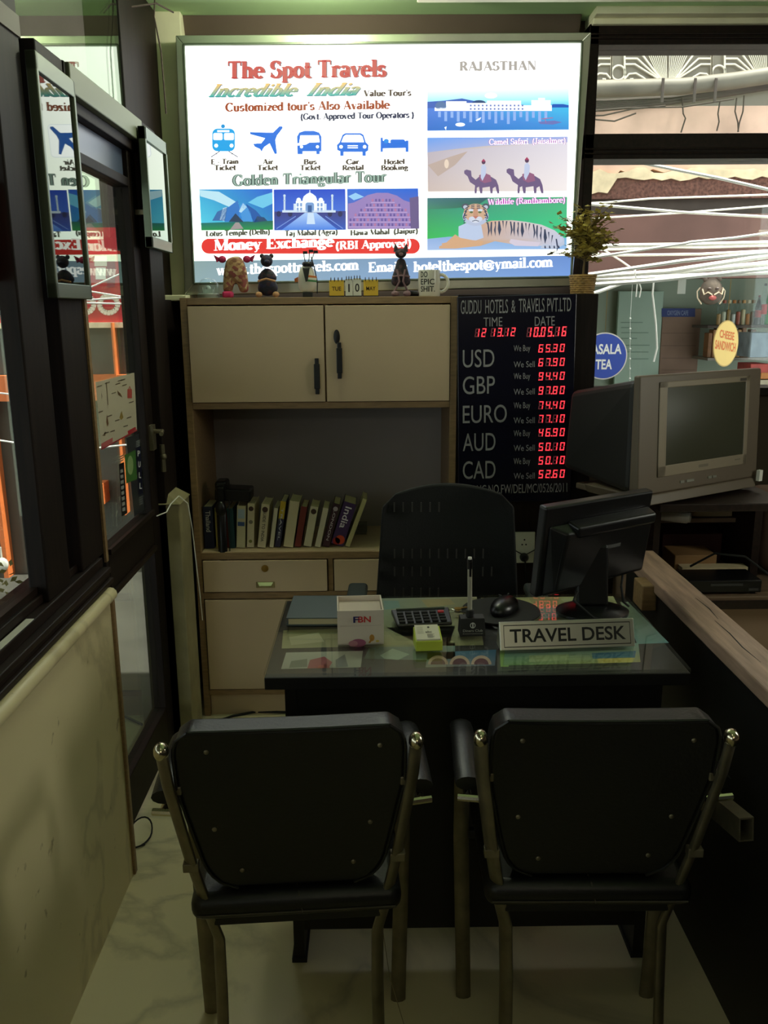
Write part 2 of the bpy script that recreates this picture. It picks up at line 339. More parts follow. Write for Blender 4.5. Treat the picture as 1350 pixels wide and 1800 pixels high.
def serif(text, italic=0.0, wt=1.0):
    P = []; x = 0.0
    for ch in text:
        adv, st = GL.get(ch, GL[' ']); Q = []
        def strip(pts, wfix=None):
            for (ax, ay), (bx_, by) in zip(pts[:-1], pts[1:]):
                dx, dy = bx_-ax, by-ay; L = math.hypot(dx, dy) or 1
                wd = (wfix if wfix is not None else math.hypot(T_*dy/L, t_*dx/L))*wt/2
                nx, ny = -dy/L*wd, dx/L*wd; ex, ey = dx/L*0.012, dy/L*0.012
                Q.append([(ax+nx-ex, ay+ny-ey), (ax-nx-ex, ay-ny-ey), (bx_-nx+ex, by-ny+ey), (bx_+nx+ex, by+ny+ey)])
        for k in st:
            if k[0] == 'v':
                _, X, y0, y1, f = k; strip([(X, y0), (X, y1)], T_); h = .07; e = .17
                if 'b' in f: Q.append([(X-e, y0), (X+e, y0), (X+e, y0+h), (X-e, y0+h)])
                if 't' in f: Q.append([(X-e, y1-h), (X+e, y1-h), (X+e, y1), (X-e, y1)])
                if 'l' in f: Q.append([(X-e, y1-h), (X, y1-h), (X, y1), (X-e, y1)])
                if 'r' in f: Q.append([(X, y0), (X+e, y0), (X+e, y0+h), (X, y0+h)])
            elif k[0] == 'l': strip(k[2], k[1])
            elif k[0] == 'a': strip(arc2(*k[1:], n=max(6, int(abs(k[6]-k[5])/18))))
            elif k[0] == 's': Q.append([(k[1]-.14, k[2]-(.05 if k[2] > .3 else 0)), (k[1]+.14, k[2]-(.05 if k[2] > .3 else 0)), (k[1]+.14, k[2]+(0 if k[2] > .3 else .05)), (k[1]-.14, k[2]+(0 if k[2] > .3 else .05))])
            elif k[0] == 'd': Q.append([(k[1]+k[3]*cos(i*pi/4), k[2]+k[3]*sin(i*pi/4)) for i in range(8)])
        P += [[(x+a+b*italic, b) for a, b in q] for q in Q]; x += adv
    return (P, 0.05, x-0.05, 1.0)
class Print:
    """flat printed matter: coloured polygons on a surface; fn(u, v, layer) gives the point"""
    def __init__(s, fn): s.fn, s.v, s.f, s.c, s.lay = fn, [], [], [], 0
    def poly(s, pts, col, layer=None):
        L = s.lay if layer is None else layer; n = len(pts)
        cols = (list(col)+[col[-1]]*n)[:n] if isinstance(col[0], (tuple, list)) else [col]*n
        b = len(s.v); s.v += [s.fn(p[0], p[1], L) for p in pts]
        if n <= 4 and layer is not None and False: pass
        if n == 3 or n == 4: s.f.append([b+i for i in range(n)]); s.c.append(cols)
        else:
            for t in tessellate_polygon([[Vector((p[0], p[1], 0)) for p in pts]]):
                s.f.append([b+i for i in t]); s.c.append([cols[i] for i in t])
        return s
    def rect(s, x0, y0, x1, y1, col, layer=None): return s.poly([(x0, y0), (x1, y0), (x1, y1), (x0, y1)], col, layer)
    def grad(s, x0, y0, x1, y1, ct, cb, layer=None): return s.poly([(x0, y0), (x1, y0), (x1, y1), (x0, y1)], [ct, ct, cb, cb], layer)
    def disc(s, cx, cy, rx, ry, col, layer=None, n=20): return s.poly([(cx+rx*cos(2*pi*i/n), cy+ry*sin(2*pi*i/n)) for i in range(n)], col, layer)
    def rrect(s, x0, y0, x1, y1, r, col, layer=None):
        p = []
        for cx, cy, a in ((x1-r, y1-r, 0), (x0+r, y1-r, 90), (x0+r, y0+r, 180), (x1-r, y0+r, 270)): p += arc2(cx, cy, r, r, a, a+90, 6)
        return s.poly(p, col, layer)
    def line(s, pts, w, col, layer=None):
        for (ax, ay), (bx_, by) in zip(pts[:-1], pts[1:]):
            L = math.hypot(bx_-ax, by-ay) or 1; nx, ny = -(by-ay)/L*w/2, (bx_-ax)/L*w/2
            s.poly([(ax+nx, ay+ny), (ax-nx, ay-ny), (bx_-nx, by-ny), (bx_+nx, by+ny)], col, layer)
        return s
    def text(s, glyphs, x0, x1, y0, h, col, layer=None, y1=None, col2=None, flipy=-1):
        P, a, b, cap = glyphs; y1 = y0 if y1 is None else y1
        for q in P:
            pts = []; cs = []
            for gx, gy in q:
                u = (gx-a)/(b-a); k = min(1, max(0, gy/cap)); pts.append((x0+(x1-x0)*u, y0+(y1-y0)*u+flipy*h*gy/cap))
                if col2: cs.append(tuple(col[i]*(1-k)+col2[i]*k for i in range(3)))
            s.poly(pts, cs if col2 else col, layer)
        return s
    def build(s, name, m, parent=None, loc=None):
        me = bpy.data.meshes.new(name); V = s.v
        if parent is None and loc is None:
            c = sum(V, Vector())/len(V); loc = c; V = [v-c for v in V]
        me.from_pydata([tuple(v) for v in V], [], s.f)
        at = me.color_attributes.new('Col', 'FLOAT_COLOR', 'CORNER'); i = 0
        for p in s.c:
            for c in p: at.data[i].color = (*c, 1); i += 1
        me.materials.append(m); o = bpy.data.objects.new(name, me); C.objects.link(o)
        if parent is not None: o.parent = parent
        elif loc is not None: o.location = loc
        return o
def flat(origin, ux, uy, step=0.0006):
    o, a, b = Vector(origin), Vector(ux), Vector(uy); n = a.cross(b).normalized()
    return lambda u, v, L: o+a*u+b*v+n*(step*(L+1))
def onto_y(Y, step=0.0008): return lambda px, py, L: at_y(px, py, Y-step*(L+1))

# ================================================================== ROOM SHELL
struct(bx(-0.80, 2.2, -1.6, 3.42, -0.1, 0.0).build('floor', M['floor']))
struct(bx(-0.86, 2.26, -1.66, 3.42, 2.5, 2.6).build('ceiling', M['ceiling']))
struct(bx(-0.86, 2.26, -1.66, -1.6, 0, 2.5).build('wall_rear', M['wall']))
b = MB(); b.box(2.2, 2.26, -1.6, 1.5, 0, 2.5); b.box(2.2, 2.26, 2.05, 3.42, 0, 2.5); b.box(2.2, 2.26, 1.4, 2.05, 0, 1.15); b.box(2.2, 2.26, 1.4, 2.05, 2.1, 2.5)
struct(b.build('wall_right', M['wall']))
b = MB(); b.box(2.19, 2.26, 1.4, 1.44, 1.15, 2.1); b.box(2.19, 2.26, 2.01, 2.05, 1.15, 2.1); b.box(2.19, 2.26, 1.44, 2.01, 1.15, 1.19); b.box(2.19, 2.26, 1.44, 2.01, 2.06, 2.1)
w3 = b.build('added_window', M['woodh'], loc=(0, 0, 0)); struct(w3)  # unseen window, added so the side fill has an opening
bx(2.225, 2.231, 1.44, 2.01, 1.19, 2.06).build('pane', M['glass'], w3)
# back wall: solid behind cabinet and light box, low wall under the right window
b = MB(); b.box(-0.86, 0.775, 3.38, 3.42, 0, 2.5); b.box(0.775, 2.26, 3.30, 3.42, 0, 1.165)
struct(b.build('wall_back', M['wall']))
b = MB()
b.prism([(-0.70, 3.30, 2.5), (-0.70, 3.38, 2.5), (-0.70, 3.38, 2.36), (-0.70, 3.36, 2.36)], (1.44, 0, 0))
struct(b.build('trim_4', M['wall'], bevel=0.004))
# cream bulkhead over the right window
b = MB(); b.box(0.77, 2.2, 3.22, 3.42, 2.475, 2.5); b.box(0.77, 2.2, 3.26, 3.42, 2.455, 2.475)
struct(b.build('trim_5', M['cream'], bevel=0.004))
# flat board hanging just under the ceiling
p0, p1 = at_z(735, 10, 2.46), at_z(1350, -8, 2.46)
o = bx(0.15, 2.15, 2.45, 3.06, 2.46, 2.497).build('trim_6', M['cream'], bevel=0.003); struct(o)

struct(bx(-4.5, -0.86, -3, 3.0, 2.6, 2.7).build('lane_shade_slab', M['wall']))  # unseen slab added to keep sun and sky off the lane
# ---- left wall: marble dado, stepped ledge, window, glass door
struct(bx(-0.80, -0.67, -1.6, 2.06, 0, 0.80).build('wall_left', M['dado']))
b = MB(); b.tube([(-0.672, -1.6, 0.803), (-0.672, 2.062, 0.803)], 0.017, 12); b.box(-0.80, -0.672, -1.6, 2.06, 0.80, 0.818)
struct(b.build('trim_1', M['dado'], smooth=True))
struct(bx(-0.80, -0.663, 2.045, 2.066, 0, 0.79).build('trim_2', M['edge'], bevel=0.004))
b = MB()
b.box(-0.80, -0.676, -1.6, 2.11, 0.818, 0.832); b.box(-0.80, -0.686, -1.6, 2.11, 0.832, 0.846); b.box(-0.80, -0.680, -1.6, 2.11, 0.846, 0.860)
b.box(-0.80, -0.700, -1.6, 2.11, 0.860, 0.885); b.box(-0.80, -0.722, -1.6, 2.11, 0.885, 0.905)
struct(b.build('trim_3', M['woodh'], bevel=0.003))
wn = MB()
wn.box(-0.750, -0.708, 1.764, 1.90, 0.885, 2.5); wn.box(-0.80, -0.708, 1.985, 2.15, 0.885, 2.06); wn.box(-0.80, -0.755, 1.90, 1.985, 0.885, 2.06)
wn.box(-0.80, -0.712, -1.6, 1.764, 2.03, 2.5); wn.box(-0.80, -0.72, 0.30, 0.42, 0.905, 2.03); wn.box(-0.80, -0.72, -1.6, -1.5, 0.905, 2.03)
wo = wn.build('window_1', M['wood'], bevel=0.004, loc=(0, 0, 0)); struct(wo)
lab(bx(-0.712, -0.704, -1.6, 1.90, 2.035, 2.075).build('header_strip', mat('dull_grey_strip', S(120, 112, 96), 0.6), wo), 'dull grey strip')
bx(-0.753, -0.747, -1.5, 1.764, 0.905, 2.03).build('pane', M['doorglass'], wo)
b = MB(); b.box(-0.747, -0.732, 0.42, 1.764, 0.905, 0.92); b.build('glazing_bead', M['woodh'], wo)
b = MB()
# door 1
D = MB()
D.box(-0.80, -0.705, 2.15, 2.165, 0, 2.06)
D.box(-0.80, -0.70, 2.80, 2.97, 0, 2.06)
D.box(-0.85, -0.742, 2.80, 3.26, 2.06, 2.5); D.box(-0.85, -0.742, 2.97, 3.26, 0, 2.06)
D.box(-0.80, -0.715, 2.165, 2.80, 1.965, 1.995)
do = D.build('door_1', M['wood'], bevel=0.003, loc=(0, 0, 0)); struct(do)
lab(bx(-0.709, -0.703, 2.148, 2.166, 0.86, 2.0).build('jamb_strip', M['edge'], do), 'brown jamb strip')
lab(bx(-0.80, -0.697, 2.165, 2.80, 1.995, 2.06).build('header_bar', mat('dull_aluminium', S(118, 124, 104), 0.5, 0.35), do, bevel=0.003), 'aluminium header bar')
bx(-0.752, -0.746, 1.90, 2.80, 2.06, 2.5).build('transom_pane', M['doorglass'], do)
L = MB()
L.box(-0.775, -0.725, 2.168, 2.235, 0.02, 1.963); L.box(-0.775, -0.725, 2.71, 2.795, 0.02, 1.963)
L.box(-0.775, -0.725, 2.235, 2.71, 1.858, 1.885); L.box(-0.775, -0.725, 2.235, 2.71, 0.75, 0.855); L.box(-0.775, -0.725, 2.235, 2.71, 0.02, 0.17)
lf = L.build('door_leaf', M['wood'], do, bevel=0.003)
bx(-0.752, -0.746, 2.235, 2.71, 0.855, 1.858).build('upper_pane', M['doorglass'], lf)
lab(bx(-0.752, -0.740, 2.235, 2.71, 1.885, 1.963).build('vent_pane', mat('reflection_pane', S(74, 84, 104), 0.3, spec=0.8), lf), 'pane with its blue grey reflection in the colour')  # blue grey colour stands in for a reflection on the glass
bx(-0.752, -0.746, 2.235, 2.71, 0.17, 0.75).build('lower_pane', M['doorglass'], lf)
b = MB(); b.box(-0.727, -0.717, 2.235, 2.71, 0.855, 0.87); b.box(-0.727, -0.717, 2.235, 2.71, 0.735, 0.75)
b.build('glazing_bead', M['woodh'], lf)
b = MB(); b.box(-0.725, -0.712, 2.73, 2.77, 1.06, 1.14); b.tube([(-0.712, 2.75, 1.12), (-0.685, 2.75, 1.12), (-0.682, 2.72, 1.115)], 0.007)
lab(b.build('door_handle', M['tube'], lf, smooth=True), 'dull metal handle')
b = MB(); b.tube([(-0.70, 2.79, 1.76), (-0.70, 2.79, 1.84)], 0.009); b.box(-0.725, -0.700, 2.76, 2.82, 1.785, 1.80); b.ball((-0.70, 2.79, 1.80), 0.013)
lab(b.build('hinge', M['tube'], do, smooth=True), 'metal hinge')
b = MB(); b.tube([(-0.70, 2.79, 0.98), (-0.70, 2.79, 1.07)], 0.009); b.ball((-0.698, 2.79, 1.03), 0.012)
lab(b.build('latch', M['tube'], do, smooth=True), 'metal latch')
M['pier'] = mat('dirty_cream_paint', S(150, 140, 104), 0.8, noise=0.3, scale=7)
# cream wall end between door and light box, low pier
b = MB(); b.box(-0.80, -0.655, 3.26, 3.38, 1.545, 2.5); b.box(-0.80, -0.662, 3.12, 3.38, 1.532, 1.552)
struct(b.build('wall_left_end', M['cream'], bevel=0.003))
struct(bx(-0.80, -0.715, 2.97, 3.38, 0, 1.535).build('trim_7', M['wood']))
b = MB(); b.box(-0.80, -0.658, 2.80, 2.955, 0, 0.865); b.hexa([(-0.80, 2.795, 0.865), (-0.652, 2.795, 0.865), (-0.652, 2.962, 0.865), (-0.80, 2.962, 0.865), (-0.80, 2.83, 0.895), (-0.70, 2.83, 0.895), (-0.70, 2.95, 0.895), (-0.80, 2.95, 0.895)])
struct(b.build('trim_8', M['pier'], bevel=0.004))
struct(bx(-0.80, -0.705, 2.062, 2.15, 0, 0.82).build('trim_9', M['wood']))

# framed glass pictures hung on the posts
def hung_frame(y0, y1, z0, z1, x, label, depth=0.022, rz=0.0):
    r = thing('picture_frame', label, 'picture frame', (x, (y0+y1)/2, z0), rz); h = z1-z0; d = (y1-y0)/2; wd = 0.022
    b = MB(); b.box(-depth, 0, -d, -d+wd*0.6, 0, h); b.box(-depth, 0, d-wd*0.6, d, 0, h); b.box(-depth, 0, -d, d, 0, wd*1.5); b.box(-depth, 0, -d, d, h-wd*1.7, h)
    lab(b.build('frame', M['alu'], r, bevel=0.002), 'aluminium frame')
    bx(-depth+0.002, -0.006, -d+wd*0.6, d-wd*0.6, wd*1.5, h-wd*1.7).build('glass_front', M['picglass'], r)
hung_frame(1.915, 2.165, 1.527, 2.018, -0.686, 'aluminium framed glass panel nearest the camera, hung on the dark window post', rz=R(1.0))
hung_frame(2.73, 3.005, 1.687, 2.032, -0.672, 'small aluminium framed glass panel hung between the door and the lit signboard')

# wall lamp reflections need the lamp itself
def ceiling_lamp(x, y, label, k):
    r = thing('ceiling_lamp', label, 'ceiling lamp', (x, y, 2.5))
    b = MB(); b.lathe([(0.075, -0.004), (0.095, -0.014), (0.095, -0.001)], 28); b.build('trim_ring', M['white'], r, smooth=True)
    b = MB(); b.lathe([(0.0001, -0.012), (0.05, -0.010), (0.075, -0.004)], 28); b.build('diffuser', emit('lamp_glow', (0.93, 1, 0.8), k), r, smooth=True)
ceiling_lamp(-0.16, 2.90, 'round recessed ceiling lamp in front of the lit signboard', 14)
ceiling_lamp(0.1, 0.2, 'added round recessed ceiling lamp, unseen over the visitors side of the room', 10)  # second lamp is unseen, added for light from behind

# right window: dark beams, pane
b = MB()
b.box(0.765, 2.2, 3.28, 3.42, 2.395, 2.462); b.box(0.765, 2.2, 3.28, 3.42, 2.02, 2.105); b.box(0.765, 2.2, 3.28, 3.42, 1.165, 1.195)
b.box(0.765, 0.80, 3.28, 3.42, 1.165, 2.46); b.box(2.12, 2.2, 3.28, 3.42, 1.165, 2.46)
for z in (2.425, 2.412, 2.05, 2.035): b.box(0.765, 2.2, 3.272, 3.28, z, z+0.006)
w2 = b.build('window_2', M['woodh'], bevel=0.003, loc=(0, 0, 0)); struct(w2)
bx(0.80, 2.12, 3.345, 3.351, 2.105, 2.395).build('upper_pane', M['glass'], w2)
bx(0.80, 2.12, 3.345, 3.351, 1.195, 2.02).build('lower_pane', M['glass'], w2)

# low partition on the right with a worn wooden cap
b = MB(); b.box(0.752, 0.822, -1.6, 2.44, 0, 0.755)
struct(b.build('partition_wall', M['black']))
pc_ = bx(0.742, 0.832, -1.6, 2.452, 0.755, 0.79).build('partition_cap', M['cap'], bevel=0.004, loc=(0, 0, 0)); struct(pc_)
for pts in (((0.800, 2.02), (0.804, 1.94), (0.798, 1.87)), ((0.786, 1.86), (0.788, 1.78), (0.783, 1.70), (0.787, 1.62))):
    b = MB(); b.tube([(x, y, 0.7898) for x, y in pts], [0.0006]+[0.0016]*(len(pts)-2)+[0.0005], 6); lab(b.build('crack', M['black'], pc_), 'dark crack in the wood')

# ================================================================== LIT SIGNBOARD
LY = 3.2
W = (2.6, 2.6, 2.6)
def lbp(px, py): return at_y(px, py, LY)
oc = [lbp(310, 64), lbp(1038, 59), lbp(1004, 503), lbp(326, 519)]
ic = [lbp(324, 80), lbp(1022, 75), lbp(1003, 487), lbp(342, 499)]
sg = thing('lit_signboard', 'big backlit travel agency signboard in an aluminium frame above the cabinet', 'signboard', (0.04, LY, 1.55))
off = Vector((0.04, LY, 1.55))
b = MB()
for i in range(4):
    j = (i+1) % 4
    p = [oc[i]-off, oc[j]-off, ic[j]-off, ic[i]-off]; p = [Vector((q.x, -0.012, q.z)) for q in p]
    b.prism(p, (0, 0.145, 0))
lab(b.build('frame', M['alud'], sg, bevel=0.004), 'brushed aluminium frame')
b = MB()
for i in range(4):
    j = (i+1) % 4; b.tube([Vector((ic[i].x, LY-0.012, ic[i].z))-off, Vector((ic[j].x, LY-0.012, ic[j].z))-off], 0.0045, 6)
lab(b.build('inner_bead', M['alu'], sg, smooth=True), 'bright inner bead')
pr = Print(lambda px, py, L: at_y(px, py, LY+0.012-0.0007*L)-off)
def sl(y): return -0.0069-0.033*(y-62)/443
def U(*c, k=1.0): return S(*c, k=k)
# ground
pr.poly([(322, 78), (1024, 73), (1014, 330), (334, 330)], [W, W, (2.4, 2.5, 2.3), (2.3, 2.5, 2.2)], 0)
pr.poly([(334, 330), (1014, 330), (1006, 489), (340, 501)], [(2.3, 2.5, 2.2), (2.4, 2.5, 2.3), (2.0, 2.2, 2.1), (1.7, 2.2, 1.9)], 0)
def stx(t, x0, x1, y, h, col, L=3, italic=0, wt=1.0, col2=None): pr.text(serif(t, italic, wt), x0, x1, y, h, col, L, y+sl(y)*(x1-x0), col2)
stx('The Spot Travels', 402.8, 679, 138.8, 30, U(120, 120, 130), 2)
stx('The Spot Travels', 401, 677, 138, 30, U(200, 74, 70), 3, 0, 1.1)
for dx, L, c1, c2 in ((1.2, 2, U(80, 130, 140), U(110, 120, 130)), (0, 3, U(40, 180, 172), U(250, 200, 110))):
    pr.text(serif('Incredible', 0.5, 1.0), 366+dx, 514+dx, 170+dx, 22, c1, L, 168.5+dx, c2)
    pr.text(serif('India', 0.5, 1.0), 538+dx, 624+dx, 168+dx, 22, c1, L, 167+dx, c2)
stx("Value Tour's", 640, 722, 169.5, 11, U(90, 74, 66), wt=1.3)
stx("Customized tour's Also Available", 397, 684, 196, 15, U(160, 66, 28), wt=1.15)
stx('(Govt. Approved Tour Operators )', 529, 727, 210.5, 11, U(40, 44, 84), wt=1.3)
B1, B2 = U(0, 140, 235), U(0, 110, 225)
pale = (2.0, 2.15, 2.35)
for cx in (395, 468, 545, 620, 693):
    pr.rrect(cx-33, 218, cx+33, 276, 7, (1.75, 1.9, 2.1), 1); pr.rrect(cx-32, 219, cx+32, 275, 6, (2.5, 2.55, 2.6), 2)
w_ = (2.4, 2.5, 2.5)
# train
pr.rrect(373, 226, 413, 266, 9, U(0, 165, 235), 3); pr.disc(392, 222, 3.6, 3.6, U(0, 150, 220), 3); pr.rect(382, 229, 403, 232, w_, 4)
pr.rrect(375, 234, 391, 246, 2.5, w_, 4); pr.rrect(394, 234, 411, 246, 2.5, w_, 4); pr.disc(380, 256, 3.2, 3.2, w_, 4); pr.disc(407, 256, 3.2, 3.2, w_, 4)
pr.line([(386, 266), (371, 276)], 1.6, U(60, 70, 90), 4); pr.line([(402, 266), (418, 276)], 1.6, U(60, 70, 90), 4); pr.line([(380, 271), (410, 271)], 1.2, U(60, 70, 90), 4)
# plane
pr.poly([(496, 222), (497, 225), (491, 233), (487, 238), (484, 246), (487, 270), (483, 271), (474, 252), (465, 258), (462, 262), (460, 267), (457, 262), (448, 258), (445, 253), (452, 252), (459, 252), (466, 243), (440, 236), (439, 232), (468, 233), (480, 233), (487, 226), (491, 222)], B2, 3)
# bus
pr.poly([(523, 271), (522, 240), (526, 233), (535, 230), (552, 230), (561, 233), (565, 240), (565, 266), (562, 266), (562, 271), (556, 271), (556, 266), (532, 266), (532, 271)], B2, 3)
pr.poly([(528, 238), (560, 238), (562, 250), (526, 251)], w_, 4); pr.poly([(523, 252), (545, 250), (538, 254), (523, 256)], w_, 4); pr.disc(530, 258, 2.6, 2.6, w_, 4); pr.disc(558, 258, 2.6, 2.6, w_, 4)
# car
pr.poly([(598, 274), (598, 266), (593, 264), (592, 255), (597, 250), (602, 237), (607, 234), (634, 234), (639, 237), (643, 250), (648, 255), (647, 265), (643, 267), (643, 274), (637, 274), (637, 267), (604, 267), (604, 274)], B2, 3)
pr.poly([(604, 240), (608, 237), (633, 237), (637, 240), (640, 250), (600, 250)], w_, 4); pr.disc(599.5, 258, 3, 3, w_, 4); pr.disc(641, 258, 3, 3, w_, 4)
pr.rect(611, 255.5, 629, 257, w_, 4); pr.rect(611, 259, 629, 260.5, w_, 4)
# bed
pr.poly([(669, 242), (673, 242), (673, 247), (685, 251), (713, 248), (713, 247), (718, 247), (718, 267), (713, 267), (713, 260), (673, 261), (673, 267), (669, 267)], B2, 3); pr.disc(679, 248, 4.5, 4, B1, 4); pr.rrect(686, 245, 712, 252, 3, B2, 4)
gb = U(84, 72, 64)
for a, bt, x0, x1, X0, X1 in (('E - Train', 'Ticket', 371, 419, 377, 414), ('Air', 'Ticket', 462, 480, 453, 488), ('Bus', 'Ticket', 534, 556, 528, 563), ('Car', 'Rental', 609, 631, 602, 639), ('Hostel', 'Booking', 675, 711, 670, 717)):
    stx(a, x0, x1, 289, 9, gb, wt=1.35); stx(bt, X0, X1, 299.5, 9, gb, wt=1.35)
stx('Golden Triangular Tour', 410, 678, 327, 19.5, U(74, 92, 88), 2, 0, 1.45); stx('Golden Triangular Tour', 410, 678, 327, 19.5, U(158, 186, 172), 3, 0, 0.6)
# lotus-shaped hall
pr.poly([(350, 333), (479, 332), (480, 404), (354, 405)], [U(60, 170, 220), U(30, 90, 210), U(40, 140, 190), U(90, 215, 235)], 2)
pr.poly([(350, 334), (385, 337), (420, 358), (408, 366), (376, 352), (352, 345)], U(190, 232, 245), 3); pr.poly([(452, 346), (479, 338), (479, 358), (462, 366), (436, 356)], U(110, 200, 235), 3)
pr.poly([(353, 392), (480, 388), (480, 404), (354, 405)], [U(30, 110, 110), U(30, 100, 90), U(40, 150, 70), U(40, 150, 80)], 3)
for q, c in (([(373, 388), (382, 372), (400, 364), (396, 388)], (60, 110, 170)), ([(395, 390), (399, 366), (418, 352), (426, 388)], (50, 120, 200)), ([(420, 388), (421, 362), (428, 355), (440, 372), (444, 390)], (70, 150, 220)), ([(432, 358), (450, 370), (464, 386), (446, 391)], (30, 90, 170)), ([(392, 366), (399, 364), (394, 389), (386, 386)], (200, 230, 245)), ([(420, 372), (427, 357), (434, 364), (424, 374)], (190, 228, 245)), ([(452, 380), (464, 382), (470, 388), (446, 391)], (40, 70, 110))):
    pr.poly(q, U(*c), 4)
pr.poly([(402, 390), (414, 375), (428, 390)], U(40, 60, 90), 5); pr.poly([(404, 404), (414, 391), (420, 391), (428, 402)], U(160, 150, 150), 5)
# domed white tomb with four towers
pr.poly([(481, 333), (607, 332), (608, 403), (482, 404)], [U(20, 70, 200), U(25, 70, 205), U(90, 140, 230), U(70, 120, 220)], 2)
pr.poly([(482, 372), (608, 371), (608, 404), (482, 405)], [U(60, 60, 130), U(60, 60, 130), U(50, 90, 190), U(50, 90, 190)], 3)
wt_ = (0.95, 1.05, 1.15)
pr.rect(520, 353, 570, 373, wt_, 4); pr.rect(516, 358, 574, 373, U(215, 232, 245), 3)
pr.poly([(532, 354), (532, 350), (534, 345), (539, 341), (544.5, 338), (550, 341), (555, 345), (557, 350), (557, 354)], wt_, 5); pr.rect(544, 334, 545.2, 340, wt_, 5)
for dx in (525, 564): pr.disc(dx, 351.5, 4, 4, wt_, 5)
pr.rrect(537, 356, 552, 373, 4, U(120, 160, 215), 5); pr.rect(541, 361, 548, 373, U(50, 90, 150), 6)
for dx in (523, 529, 559, 565): pr.rrect(dx-1.5, 357, dx+2, 363, 1, U(130, 165, 215), 5); pr.rrect(dx-1.5, 365, dx+2, 372, 1, U(130, 165, 215), 5)
for X in (500, 584): pr.rect(X-1.4, 345, X+1.6, 373, U(205, 225, 240), 4); pr.disc(X, 344, 2.2, 2.4, U(205, 225, 240), 4); pr.rect(X-2.5, 352, X+2.5, 353.2, U(160, 190, 225), 5)
pr.rect(496, 369.5, 590, 373.5, U(210, 228, 245), 5)
pr.poly([(536, 374), (556, 374), (594, 404), (494, 405)], [U(170, 205, 250), U(170, 205, 250), U(70, 130, 230), U(70, 130, 230)], 4)
pr.poly([(541, 374), (551, 374), (554, 394), (539, 394)], U(205, 228, 250), 5); pr.line([(520, 380), (486, 402)], 1.5, U(120, 150, 220), 5); pr.line([(572, 380), (603, 402)], 1.5, U(120, 150, 220), 5)
for X in (490, 510, 580, 598): pr.disc(X, 376, 4, 5, U(40, 40, 90), 4)
# tiered pink palace front
pr.poly([(610, 332), (735, 331), (737, 402), (611, 403)], [U(40, 110, 220), U(30, 100, 215), U(120, 110, 170), U(110, 100, 160)], 2)
pr.poly([(612, 345), (625, 339), (640, 346), (622, 352)], U(150, 205, 245), 3)
pr.poly([(612, 402), (612, 358), (622, 356), (634, 350), (646, 343), (662, 339), (682, 339), (698, 344), (710, 352), (722, 356), (736, 354), (737, 402)], U(152, 128, 190), 3)
for r_ in range(6):
    y = 349+r_*8.6; x0 = max(613, 652-r_*10); x1 = min(736, 694+r_*11)
    pr.rect(x0, y+6.4, x1, y+7.6, U(196, 170, 214), 4)
    n = int((x1-x0)/6)
    for i in range(n):
        X = x0+(i+.5)*(x1-x0)/n; pr.rrect(X-1.6, y+.6, X+1.6, y+5.4, 1, U(104, 84, 156) if (i+r_) % 3 else U(184, 120, 160), 4)
pr.poly([(720, 348), (736, 345), (737, 402), (722, 402)], U(108, 92, 140), 5)
stx('Lotus Temple (Delhi)', 362, 474, 415.5, 9.5, U(88, 88, 76), wt=1.35); stx('Taj Mahal (Agra)', 501, 593, 415, 9.5, U(88, 88, 76), wt=1.35); stx('Hawa Mahal  (Jaipur)', 616, 734, 414, 9.5, U(88, 88, 76), wt=1.35)
pr.rrect(354, 419.5, 738, 446, 13, U(232, 52, 48), 2)
stx('Money Exchange', 377, 585, 440.5, 19, (1.6, 1.6, 1.5), wt=1.15); stx('(RBI Approved)', 591, 722, 438.5, 14, (1.6, 1.6, 1.5))
pr.poly([(338, 459), (1010, 449), (1006, 489), (339, 501)], [U(140, 166, 166), U(108, 146, 212), U(120, 160, 226), U(146, 172, 176)], 2)
stx('www.thespottravels.com', 382, 630, 483.5, 18, (1.5, 1.55, 1.55)); stx('Email :', 648, 716, 478.5, 17, (1.5, 1.55, 1.55)); stx('hotelthespot@ymail.com', 728, 971, 478, 18, (1.5, 1.55, 1.6))
stx('RAJASTHAN', 808, 942, 124.5, 16, U(178, 172, 164), wt=1.2)
# lake palace photo
pr.poly([(751, 136), (1000, 134), (1000, 185), (751, 187)], [(1.6, 1.9, 2.2), (1.5, 1.9, 2.1), U(110, 225, 250), U(110, 215, 250)], 2)
pr.poly([(751, 187), (1000, 185), (1000, 228), (751, 230)], [U(80, 130, 225), U(70, 200, 245), U(60, 150, 225), U(40, 110, 205)], 2)
pr.poly([(751, 190), (751, 179), (780, 177), (812, 173), (836, 178), (846, 190)], U(60, 100, 190), 3); pr.poly([(962, 189), (972, 183), (990, 183), (1000, 185), (1000, 189)], U(30, 90, 190), 3)
pr.disc(775, 186, 10, 8, U(88, 120, 170), 4); pr.disc(842, 181, 12, 5, U(40, 70, 120), 3)
for x0, x1, y0, y1 in ((764, 786, 189, 195), (784, 820, 178, 195), (812, 860, 181, 195), (856, 916, 177, 195), (912, 970, 185, 195), (934, 968, 176, 195), (946, 958, 172, 195)): pr.rect(x0, y0, x1, y1, (1.15, 1.25, 1.35), 4)
for i in range(14): pr.rrect(826+i*7, 184, 829+i*7, 187, .8, U(110, 130, 200), 5); pr.rrect(826+i*7, 190, 829+i*7, 193, .8, U(110, 130, 200), 5)
for i in range(18): pr.rect(770+i*11, 196, 775+i*11, 206+(i*7) % 13, U(150, 185, 245), 3)
pr.disc(809, 219, 8.5, 3.4, (1.2, 1.3, 1.4), 4); pr.poly([(836, 211), (846, 206), (844, 210), (838, 213)], (1.2, 1.3, 1.4), 4); pr.poly([(781, 224), (784, 229), (785, 222)], (1.2, 1.3, 1.4), 4)
